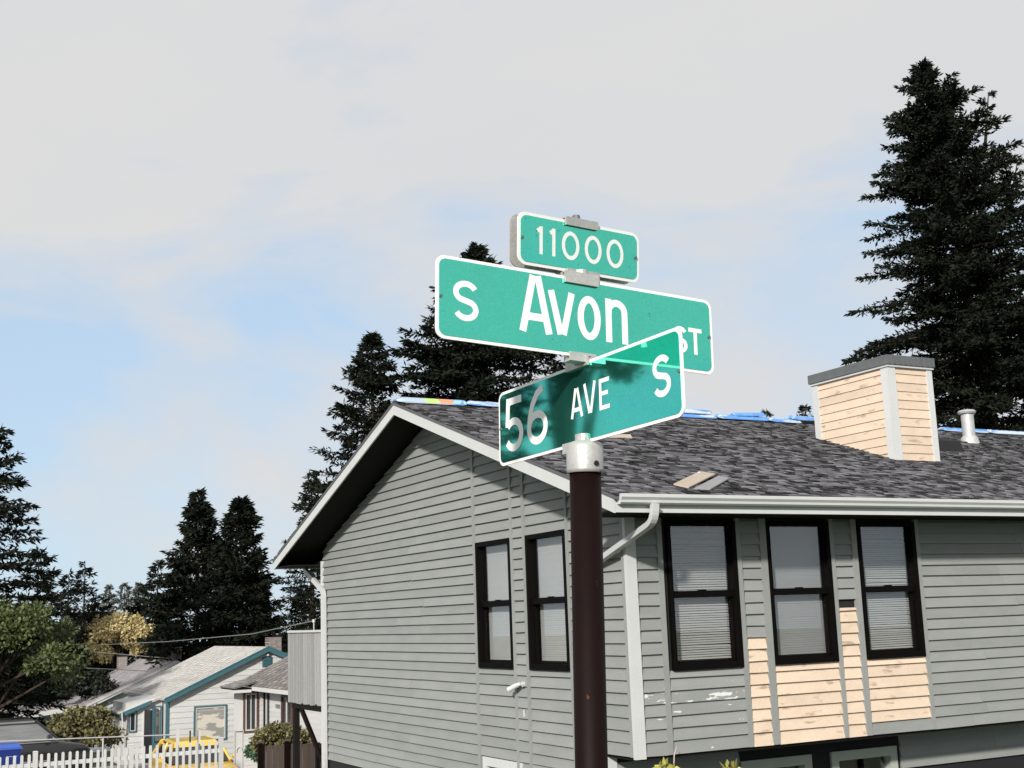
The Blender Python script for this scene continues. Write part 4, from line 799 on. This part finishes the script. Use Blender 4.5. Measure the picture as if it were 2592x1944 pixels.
simplewin(B, 33.895, 0.94, 1.20, -3.44, -2.74, TEAL, 0.035, WPANE, NWHITE)
simplewin(B, 33.88, 1.79, 2.05, -3.85, -2.60, TEAL, 0.05, DRAPE, NWHITE)
slope('porch_roof', (0.62, 33.75, bz(0.62) + 0.16), (0.62, 36.6, bz(0.62) + 0.16), (1.97, 36.6, bz(1.97) + 0.02), (1.97, 33.75, bz(1.97) + 0.02), 0.05, LROOF, B, 0.16, seed=9)
MB().hexa([(0.60, 33.71, bz(0.6) + 0.03), (1.66, 33.71, bz(1.66) - 0.04), (1.66, 33.749, bz(1.66) - 0.04), (0.60, 33.749, bz(0.6) + 0.03), (0.60, 33.71, bz(0.6) + 0.18), (1.66, 33.71, bz(1.66) + 0.09), (1.66, 33.749, bz(1.66) + 0.09), (0.60, 33.749, bz(0.6) + 0.18)]).put('porch_rake', TEAL, B)
box('porch_fascia', 0.585, 0.615, 33.75, 36.6, bz(0.6) + 0.02, bz(0.6) + 0.14, SOFFIT, B)
MB().tube([(0.66, 33.65, -2.75), (0.80, 33.85, -4.2)], 0.025, 8).put('downspout', NWHITE, B)

# pale blue-white house further back
A = thing('grey_roofed_house', 'pale blue-white house with grey roof and two chimneys beyond the teal-trimmed one', 'house', (5.15, 45.25, -5.0))
AP, AX, AY = -1.34, 5.15, 45.25; AS = (3.0 - 1.34) / 3.82
def az_(x): return AP - abs(x - AX) * AS
aw = box('wall', 1.55, 8.75, AY + 0.001, 53.0, -5.0, -3.0, NBLUE, A)
MB().prism([(1.55, AY + 0.001, -2.999), (8.75, AY + 0.001, -2.999), (AX, AY + 0.001, AP - 0.06)], [(1.55, 53, -2.999), (8.75, 53, -2.999), (AX, 53, AP - 0.06)]).put('gable_top', NBLUE, A)
for k in range(24):
    zb = -4.9 + 0.145 * k; zt_ = zb + 0.145; lim = lambda z: max(0.02, min(3.58, (AP - 0.10 - z) / AS))
    if zb > AP - 0.2: break
    hclap(aw, AY, AX - lim(zb), AX + lim(zb), zb, zt_, NBLUE, 0.022, AX - lim(zt_), AX + lim(zt_))
for s in (-1, 1):
    e = AX + s * 3.84
    slope('roof', (e, 45.0, az_(e)), (e, 53.3, az_(e)), (AX, 53.3, AP), (AX, 45.0, AP), 0.05, GROOF, A, 0.16, seed=21 + s)
    for (d0, d1, o_) in ((-0.20, -0.10, 0.0), (-0.09, 0.01, -0.03)):
        MB().hexa([(AX, 44.96 + o_, AP + d0), (e, 44.96 + o_, az_(e) + d0), (e, 44.999 + o_, az_(e) + d0), (AX, 44.999 + o_, AP + d0), (AX, 44.96 + o_, AP + d1), (e, 44.96 + o_, az_(e) + d1), (e, 44.999 + o_, az_(e) + d1), (AX, 44.999 + o_, AP + d1)]).put('rake_board', NWHITE, A)
slope('porch_roof', (-1.5, 45.7, -3.30), (-1.5, 51.5, -3.30), (1.34, 51.5, -3.02), (1.34, 45.7, -3.02), 0.05, GROOF, A, 0.16, seed=30)
MB().hexa([(-1.5, 45.66, -3.50), (1.3, 45.66, -3.22), (1.3, 45.699, -3.22), (-1.5, 45.699, -3.50), (-1.5, 45.66, -3.31), (1.3, 45.66, -3.03), (1.3, 45.699, -3.03), (-1.5, 45.699, -3.31)]).put('porch_fascia', NWHITE, A)
box('post', -1.4, -1.28, 45.8, 45.92, -5, -3.36, NWHITE, A); box('wall', -1.0, 1.5, 49.5, 49.6, -5, -3.3, NBLUE, A)
c1 = box('chimney', 5.14, 5.62, 46.2, 46.7, -1.9, -0.80, BRICKP, A); box('chimney_cap', 5.11, 5.65, 46.17, 46.73, -0.799, -0.75, NWHITE, c1)
c2 = box('chimney', 3.98, 4.40, 52.4, 52.8, -2.2, -1.17, BRICKP, A); box('chimney_cap', 3.94, 4.44, 52.36, 52.84, -1.169, -1.12, BLACKM, c2); box('flue', 4.08, 4.30, 52.5, 52.7, -1.119, -1.04, BLACKM, c2)
fl = MB().tube([(2.26, AY - 0.02, -2.87), (2.26, AY - 0.14, -2.92)], [0.06, 0.085], 10).put('floodlight', NWHITE, A)

# far house with a pinkish roof
Pk = thing('pink_roofed_house', 'far house of which only the pinkish roof shows below the tan tree', 'house', world_loc=(-23.4, 72.0, -4.5), rot=0.35); Pk['org'] = [0, 0, 0]
box('wall', -2.6, 2.2, 0.2, 5.8, 0, 2.3, NWHITE, Pk); slope('roof', (-2.9, -0.2, 1.85), (2.5, -0.2, 1.85), (2.5, 3.0, 2.95), (-2.9, 3.0, 2.95), 0.08, PINKR, Pk, 0.2, seed=40); slope('roof', (-2.9, 6.2, 1.85), (2.5, 6.2, 1.85), (2.5, 3.0, 2.95), (-2.9, 3.0, 2.95), 0.08, PINKR, Pk)

# white house with side bay and hip roof: its long wall faces left
Y0 = 27.6; WX = 3.9
Q = thing('bay_house', 'white house with grey hip roof and brown-framed windows beside the deck', 'house', (WX, 25.0, -4.4))
qw = box('wall', WX, 6.2, 21.4, 29.0, -4.4, -1.94, NWHITE, Q)
def yclap(parent, x, y0, y1, zb, zt_, m, o_=0.014):
    MB().hexa([(x - o_, y1, zb), (x - o_, y0, zb), (x - .0005, y0, zb), (x - .0005, y1, zb), (x - .003, y1, zt_), (x - .003, y0, zt_), (x - .0005, y0, zt_), (x - .0005, y1, zt_)]).put('clapboard', m, parent)
for k in range(16):
    zb = -4.38 + 0.15 * k
    for a, b in ((21.4, 24.66), (25.72, Y0 - 0.01)) if -3.0 < zb < -1.96 else ((21.4, Y0 - 0.01),): yclap(qw, WX, a, b, zb, zb + 0.15, NWHITE)
by = box('bay', 3.2, WX - 0.001, Y0, 28.6, -4.4, -1.94, NWHITE, Q)
for k in range(16):
    zb = -4.38 + 0.15 * k; hi = zb > -3.25
    for a, b in ((3.72, WX - .02),) if hi else ((3.2, WX - .02),): hclap(by, Y0, a, b, zb, zb + 0.15, NWHITE, 0.014)
def ywin(parent, x, y0, y1, z0, z1, fm, t):
    o = MB().box(x - .05, x, y0, y0 + t, z0, z1).box(x - .05, x, y1 - t, y1, z0, z1).box(x - .05, x, y0 + t, y1 - t, z0, z0 + t).box(x - .05, x, y0 + t, y1 - t, z1 - t, z1).put('window', fm, parent)
    box('pane', x - .02, x - .001, y0 + t, y1 - t, z0 + t, z1 - t, WPANE, o); box('mullion', x - .045, x - .021, (y0 + y1) / 2 - .03, (y0 + y1) / 2 + .03, z0 + t, z1 - t, NWHITE, o); return o
bwn = simplewin(Q, Y0 - 0.001, 3.22, 3.70, -3.24, -1.98, BROWNF, 0.06, WPANE, NWHITE); box('mullion', 3.45, 3.475, Y0 - .05, Y0 - .02, -3.16, -2.06, NWHITE, bwn)
ywin(Q, WX - 0.001, 27.0, Y0 - 0.06, -3.2, -1.98, WPANE, 0.05)
ywin(Q, WX - 0.001, 24.68, 25.70, -2.95, -2.03, BROWNF, 0.07)
hs = box('number_plate', WX - .03, WX - .0145, 25.80, 26.32, -2.46, -2.33, NWHITE, Q)
for c in (25.84, 25.97, 26.09, 26.21): box('numeral', WX - .036, WX - .0305, c, c + .06, -2.45, -2.34, BLACKM, hs)
EZ = -1.81; F0, F1, N0, N1 = (3.40, 29.4, EZ), (6.6, 29.4, EZ), (3.40, 21.0, EZ), (6.6, 21.0, EZ); r0_, r1_ = (5.0, 27.6, -0.80), (5.0, 22.6, -0.80)
slope('roof', N0, F0, r0_, r1_, 0.03, GROOF2, Q, 0.15, seed=50); slope('roof', F0, F1, r0_, r0_, 0.03, GROOF2, Q)
slope('roof', F1, N1, r1_, r0_, 0.03, GROOF2, Q); slope('roof', N1, N0, r1_, r1_, 0.03, GROOF2, Q)
slope('bay_roof', (2.84, 27.2, -1.83), (2.84, 29.0, -1.83), (3.6, 29.0, -1.66), (3.6, 27.2, -1.66), 0.03, GROOF2, Q, 0.15, seed=52)
box('bay_eave', 2.87, 3.5, 27.24, 28.96, -1.93, -1.865, SOFFIT, Q); box('fascia', 2.80, 3.37, 27.20, 27.235, -1.99, -1.90, NWHITE, Q); box('fascia', 2.80, 2.835, 27.236, 29.0, -1.99, -1.90, NWHITE, Q)
box('fascia', 3.375, 3.399, 21.0, 27.19, EZ - 0.13, EZ - 0.01, NWHITE, Q); box('soffit', 3.40, WX, 21.0, 27.5, EZ - 0.128, EZ - 0.11, NWHITE, Q)

# ------------------------------------------------------------------ fences, gate
VINYL = mat('white_vinyl', (0.55, 0.555, 0.55), 0.35, 0.03)
FY = 14.081
F_ = thing('picket_fence', 'white picket fence along the bottom left in front of the cars', 'fence', (-5.2, FY, -3.25))
for i, X in enumerate((-6.46, -4.655, -2.853, -1.05)):
    p = box('post', X - 0.043, X + 0.043, FY - 0.05, FY + 0.036, -3.3, -2.215, VINYL, F_); MB().prism([(X - 0.05, FY - 0.057, -2.214), (X + 0.05, FY - 0.057, -2.214), (X + 0.05, FY + 0.043, -2.214), (X - 0.05, FY + 0.043, -2.214)], [(X - 0.03, FY - 0.037, -2.196), (X + 0.03, FY - 0.037, -2.196), (X + 0.03, FY + 0.023, -2.196), (X - 0.03, FY + 0.023, -2.196)]).put('post_cap', VINYL, p)
    if i < 3:
        for z in (-2.495, -3.12): box('rail', X + 0.044, X + 1.759, FY - 0.022, FY + 0.020, z, z + 0.078, VINYL, F_)
        for j in range(13):
            x = X + 0.1105 + j * 0.1318; w_ = 0.027; zt_ = -2.252 + rnd.uniform(-.004, .004)
            MB().prism([(x - w_, FY - 0.034, -3.2), (x + w_, FY - 0.034, -3.2), (x + w_, FY - 0.034, zt_ - 0.022), (x + w_ * .6, FY - 0.034, zt_ - 0.004), (x, FY - 0.034, zt_), (x - w_ * .6, FY - 0.034, zt_ - 0.004), (x - w_, FY - 0.034, zt_ - 0.022)],
                       [(x - w_, FY - 0.023, -3.2), (x + w_, FY - 0.023, -3.2), (x + w_, FY - 0.023, zt_ - 0.022), (x + w_ * .6, FY - 0.023, zt_ - 0.004), (x, FY - 0.023, zt_), (x - w_ * .6, FY - 0.023, zt_ - 0.004), (x - w_, FY - 0.023, zt_ - 0.022)]).put('picket', VINYL, F_)
for X, zt_, w_ in ((-1.92, -1.98, 0.03), (-1.478, -2.04, 0.018)): box('post', X - w_, X + w_, FY + 0.04, FY + 0.08, -3.3, zt_, VINYL, F_)
CL = thing('pipe_rail_fence', 'thin grey pipe rail behind the picket fence', 'fence', (-2.6, 18.5, -3.6))
MB().tube([(-8.5, 18.5, -2.20), (-4.84, 18.5, -2.30), (-2.6, 18.5, -2.37), (-0.6, 18.5, -2.44)], 0.014, 8).put('rail', STEEL, CL)
for X, zt_ in ((-5.4, -2.29), (-2.62, -2.37), (-0.62, -2.34), (-0.42, -2.36)): MB().tube([(X, 18.5, -3.7), (X, 18.5, zt_ - 0.02)], 0.02, 8).put('post', STEEL if X < -1 else BLACKM, CL)
GT = thing('garden_gate', 'narrow white gate with curled scroll between the yellow car and the shrub', 'gate', (0.97, 20, -3.9))
for X in (0.865, 1.07): box('post', X, X + 0.03, 20, 20.04, -3.9, -2.54, STEEL, GT)
box('panel', 0.897, 1.068, 20.01, 20.025, -3.6, -2.62, NWHITE, GT); box('top_bar', 0.897, 1.068, 20.0, 20.03, -2.60, -2.575, BROWNF, GT)
MB().tube([(0.98 + 0.07 * math.cos(a * .35), 19.99, -3.05 + 0.09 * math.sin(a * .35)) for a in range(11)], 0.010, 6).put('scroll', NWHITE, GT)
BRF = mat('brown_fence_boards', (0.075, 0.055, 0.048), 0.9, 0.2, 3, 30, 0.2, 0.3, stretch=(6, 6, 0.6), obj=0.2)
BF_ = thing('board_fence', 'brown board fence at the bottom under the rounded shrub', 'fence', (0.2, 13.4, -3.6))
for i in range(11): box('plank', -0.42 + i * 0.128, -0.30 + i * 0.128, 13.40 + rnd.uniform(-.004, .004), 13.42, -3.6, -2.36 - 0.004 * i + rnd.uniform(-.02, .02), BRF, BF_)
for X in (-0.44, 0.12): p = box('post', X - 0.04, X + 0.04, 13.33, 13.398, -3.6, -2.31, POLE, BF_); box('post_cap', X - 0.07, X + 0.07, 13.30, 13.42, -2.309, -2.28, BRF, p)

# ------------------------------------------------------------------ vehicles and bin
YEL = mat('yellow_car_paint', (0.70, 0.46, 0.07), 0.35, 0.03, coat=0.6); VAN = mat('black_car_paint', (0.012, 0.012, 0.014), 0.3, 0.05, coat=0.7)
VGL = mat('side_glass_painted_reflection', (0.17, 0.175, 0.18), 0.12, 0.25, 2, 20, 0.1, stretch=(0.6, 1, 4), spec=0.8); CGL = mat('car_glass', (0.012, 0.012, 0.014), 0.04, 0.05, spec=1.0)  # van side glass: grey streaked base colour paints in the reflection
TYRE = mat('tyre', (0.012, 0.012, 0.012), 0.8); RIM = mat('alloy_rim', (0.40, 0.40, 0.41), 0.35, metal=0.6); LAMPG = mat('headlamp_glass', (0.55, 0.55, 0.53), 0.2, coat=0.8); AMB = mat('amber_lens', (0.7, 0.25, 0.05), 0.3)
def car(name, label, loc, rot, Lc, Wc, Hc, prof, green, paint, belt, wheel_r, glz=None):
    """prof: side outline of the lower body (x, z); green: greenhouse (x0 base, x1 roof front...) nose towards -x"""
    t = thing(name, label, 'car', loc, rot=rot); t['org'] = [0, 0, 0]; hw = Wc / 2
    ring = lambda y, k: [(x, y, z * k + (1 - k) * 0.5) for x, z in prof]
    mb = MB(); n = len(prof); secs = [(-hw, 0.86), (-hw * 0.93, 0.97), (-hw * 0.6, 1.0), (0, 1.015), (hw * 0.6, 1.0), (hw * 0.93, 0.97), (hw, 0.86)]
    for y, k in secs: mb.v += [(x * (0.985 if abs(y) > hw * 0.95 else 1), y, (0.52 + (z - 0.52) * k)) for x, z in prof]
    for i in range(len(secs) - 1):
        for j in range(n): l = (j + 1) % n; mb.f.append((i * n + j, (i + 1) * n + j, (i + 1) * n + l, i * n + l))
    mb.f.append(tuple(range(n))); mb.f.append(tuple((len(secs) - 1) * n + j for j in range(n - 1, -1, -1)))
    body = mb.put('body', paint, t, rel=False, smooth=True)
    g = green; gb = hw * 0.90; gt = hw * 0.70
    P = lambda x, y, z: (x, y, z)
    rb = MB().hexa([P(g[0], -gb, belt), P(g[3], -gb, belt), P(g[3], gb, belt), P(g[0], gb, belt), P(g[1], -gt, Hc - .05), P(g[2], -gt, Hc - .05), P(g[2], gt, Hc - .05), P(g[1], gt, Hc - .05)]).put('glasshouse', glz or CGL, t, rel=False)
    rv = [P(g[1] - .14, -gt - .05, Hc - .13), P(g[2] + .12, -gt - .05, Hc - .13), P(g[2] + .12, gt + .05, Hc - .13), P(g[1] - .14, gt + .05, Hc - .13)]
    MB().hexa(rv + [P(g[1] + .06, -gt + .08, Hc), P(g[2] - .1, -gt + .08, Hc), P(g[2] - .1, gt - .08, Hc), P(g[1] + .06, gt - .08, Hc)]).put('roof', paint, t, rel=False)
    for sy in (-1, 1):
        MB().tube([(g[0] - .01, sy * gb, belt), (g[1] - .02, sy * (gt + .015), Hc - .05)], 0.035, 6).put('pillar', paint, t, rel=False)
        MB().tube([(g[3] + .01, sy * gb, belt), (g[2] + .02, sy * (gt + .015), Hc - .05)], 0.045, 6).put('pillar', paint, t, rel=False)
        xm = (g[1] * .55 + g[2] * .45); MB().tube([(xm, sy * (gb + .004), belt), (xm, sy * (gt + .012), Hc - .05)], 0.03, 6).put('pillar', paint, t, rel=False)
        xq = g[0] + 0.25; mi = MB().tube([(xq, sy * (hw + .03), belt + .06), (xq + .02, sy * (hw + .17), belt + .10)], [0.05, 0.085], 8).put('mirror', paint, t, rel=False); MB().tube([(xq + .06, sy * (hw + .16), belt + .10), (xq + .075, sy * (hw + .16), belt + .10)], [0.075, 0.07], 8).put('mirror_glass', BLACKM, mi, rel=False)
        MB().tube([(g[0] + .05, sy * (hw + .004), belt - .03), (g[3], sy * (hw + .004), belt - .03)], 0.014, 6).put('belt_trim', RIM, t, rel=False); MB().tube([(g[0] + .3, sy * (hw + .006), .58), (g[3], sy * (hw + .006), .58)], 0.018, 6).put('side_moulding', RIM, t, rel=False)
        box('door_handle', (g[0] + g[3]) / 2, (g[0] + g[3]) / 2 + .16, sy * (hw + .012) - .008, sy * (hw + .012) + .008, belt - .16, belt - .12, RIM, t, rel=False)
        x0 = prof[0][0]; MB().hexa([P(x0 - .01, sy * hw * .55, .62), P(x0 - .01, sy * hw * .9, .62), P(x0 + .15, sy * hw * .93, .62), P(x0 + .15, sy * hw * .55, .62), P(x0 + .03, sy * hw * .55, .76), P(x0 + .05, sy * hw * .9, .76), P(x0 + .2, sy * hw * .93, .76), P(x0 + .2, sy * hw * .55, .76)]).put('headlight', LAMPG, t, rel=False)
        box('indicator', x0 + .12, x0 + .22, sy * hw * .955 - .01, sy * hw * .955 + .01, .64, .74, AMB, t, rel=False)
        for wx in (x0 + Lc * 0.19, x0 + Lc * 0.80):
            w_ = MB().tube([(wx, sy * (hw - .2), wheel_r), (wx, sy * (hw + .01), wheel_r)], wheel_r, 24).put('wheel', TYRE, t, rel=False); MB().tube([(wx, sy * (hw + .011), wheel_r), (wx, sy * (hw + .02), wheel_r)], wheel_r * .65, 20).put('rim', RIM, w_, rel=False)
    box('grille', prof[0][0] - .02, prof[0][0] + .05, -hw * .5, hw * .5, .42, .60, BLACKM, t, rel=False); box('bumper', prof[0][0] - .06, prof[0][0] + .1, -hw * .92, hw * .92, .28, .42, paint, t, rel=False)
    return t
car('yellow_car', 'yellow hatchback parked behind the white picket fence', (0.12, 21.2, -4.22), TH + math.radians(90) - 0.05, 3.9, 1.66, 1.42,
    [(-1.95, .45), (-1.9, .72), (-1.6, .83), (-0.85, .93), (1.75, .97), (1.95, .86), (1.97, .45), (1.85, .24), (-1.85, .24)], (-0.95, -0.30, 1.15, 1.80), YEL, 0.94, 0.30)
car('black_van', 'black van cut off by the left edge behind the picket fence', (-4.10, 26.6, -4.02), TH + math.pi, 4.8, 1.85, 1.72,
    [(-2.45, .5), (-2.42, .82), (-2.25, .96), (-1.35, 1.12), (2.25, 1.14), (2.35, .9), (2.35, .5), (2.2, .26), (-2.3, .26)], (-1.55, -0.92, 2.05, 2.28), VAN, 1.12, 0.34, VGL)
BINB = mat('blue_bin_plastic', (0.012, 0.028, 0.17), 0.45, 0.08)
bn = thing('recycling_bin', 'dark blue wheeled recycling bin at the bottom left corner', 'bin', (-4.75, 18.55, -3.55), rot=TH)
def ringb(h, x, y): return [(-4.75 - x, 18.55 - y, h), (-4.75 + x, 18.55 - y, h), (-4.75 + x, 18.55 + y, h), (-4.75 - x, 18.55 + y, h)]
MB().prism(ringb(-3.5, .26, .28), ringb(-2.47, .33, .36)).put('tub', BINB, bn); MB().prism(ringb(-2.469, .35, .38), ringb(-2.43, .35, .38)).prism(ringb(-2.429, .34, .36), ringb(-2.36, .28, .30)).put('lid', mat('blue_bin_lid', (0.05, 0.11, 0.42), 0.4), bn)
for s in (-1, 1): MB().tube([(-4.75 + s * .24, 18.85, -3.44), (-4.75 + s * .29, 18.85, -3.44)], 0.11, 14).put('wheel', TYRE, bn)
for a, b in ((-4.70, -4.60), (-4.585, -4.50)): box('printed_mark', a, b, 18.55 - 0.349, 18.55 - 0.347 + 0.0, -2.62, -2.595, NWHITE, bn)

# ------------------------------------------------------------------ overhead wires
WIRE = mat('pale_cable', (0.20, 0.20, 0.20), 0.5)
def wire(label, pts, r):
    t = thing('overhead_wire', label, 'wire', pts[0]); P = [Vector(p) for p in pts]; out_ = []
    for i in range(len(P) - 1):
        for k in range(8): out_.append(P[i].lerp(P[i + 1], k / 8))
    MB().tube(out_ + [P[-1]], r, 5).put('cable', WIRE, t)
wire('overhead cable sagging from the left edge to the grey-roofed house', [(-2.47, 42.3, -1.02), (-0.6, 44.0, -1.27), (0.87, 45.0, -1.43), (2.5, 45.0, -1.58), (3.9, 45.0, -1.72)], 0.016)
wire('long overhead cable running right to the mast on the deck', [(-1.95, 47.6, -0.33), (0.45, 38.35, -0.45), (1.10, 28.77, -0.345), (1.14, 19.5, -0.16), (0.2, 11.84, 0.09)], 0.010)
wire('short overhead cable in front of the tan tree', [(0.5, 52.5, -0.75), (2.52, 51.1, -0.87), (5.1, 46.4, -1.24)], 0.013)
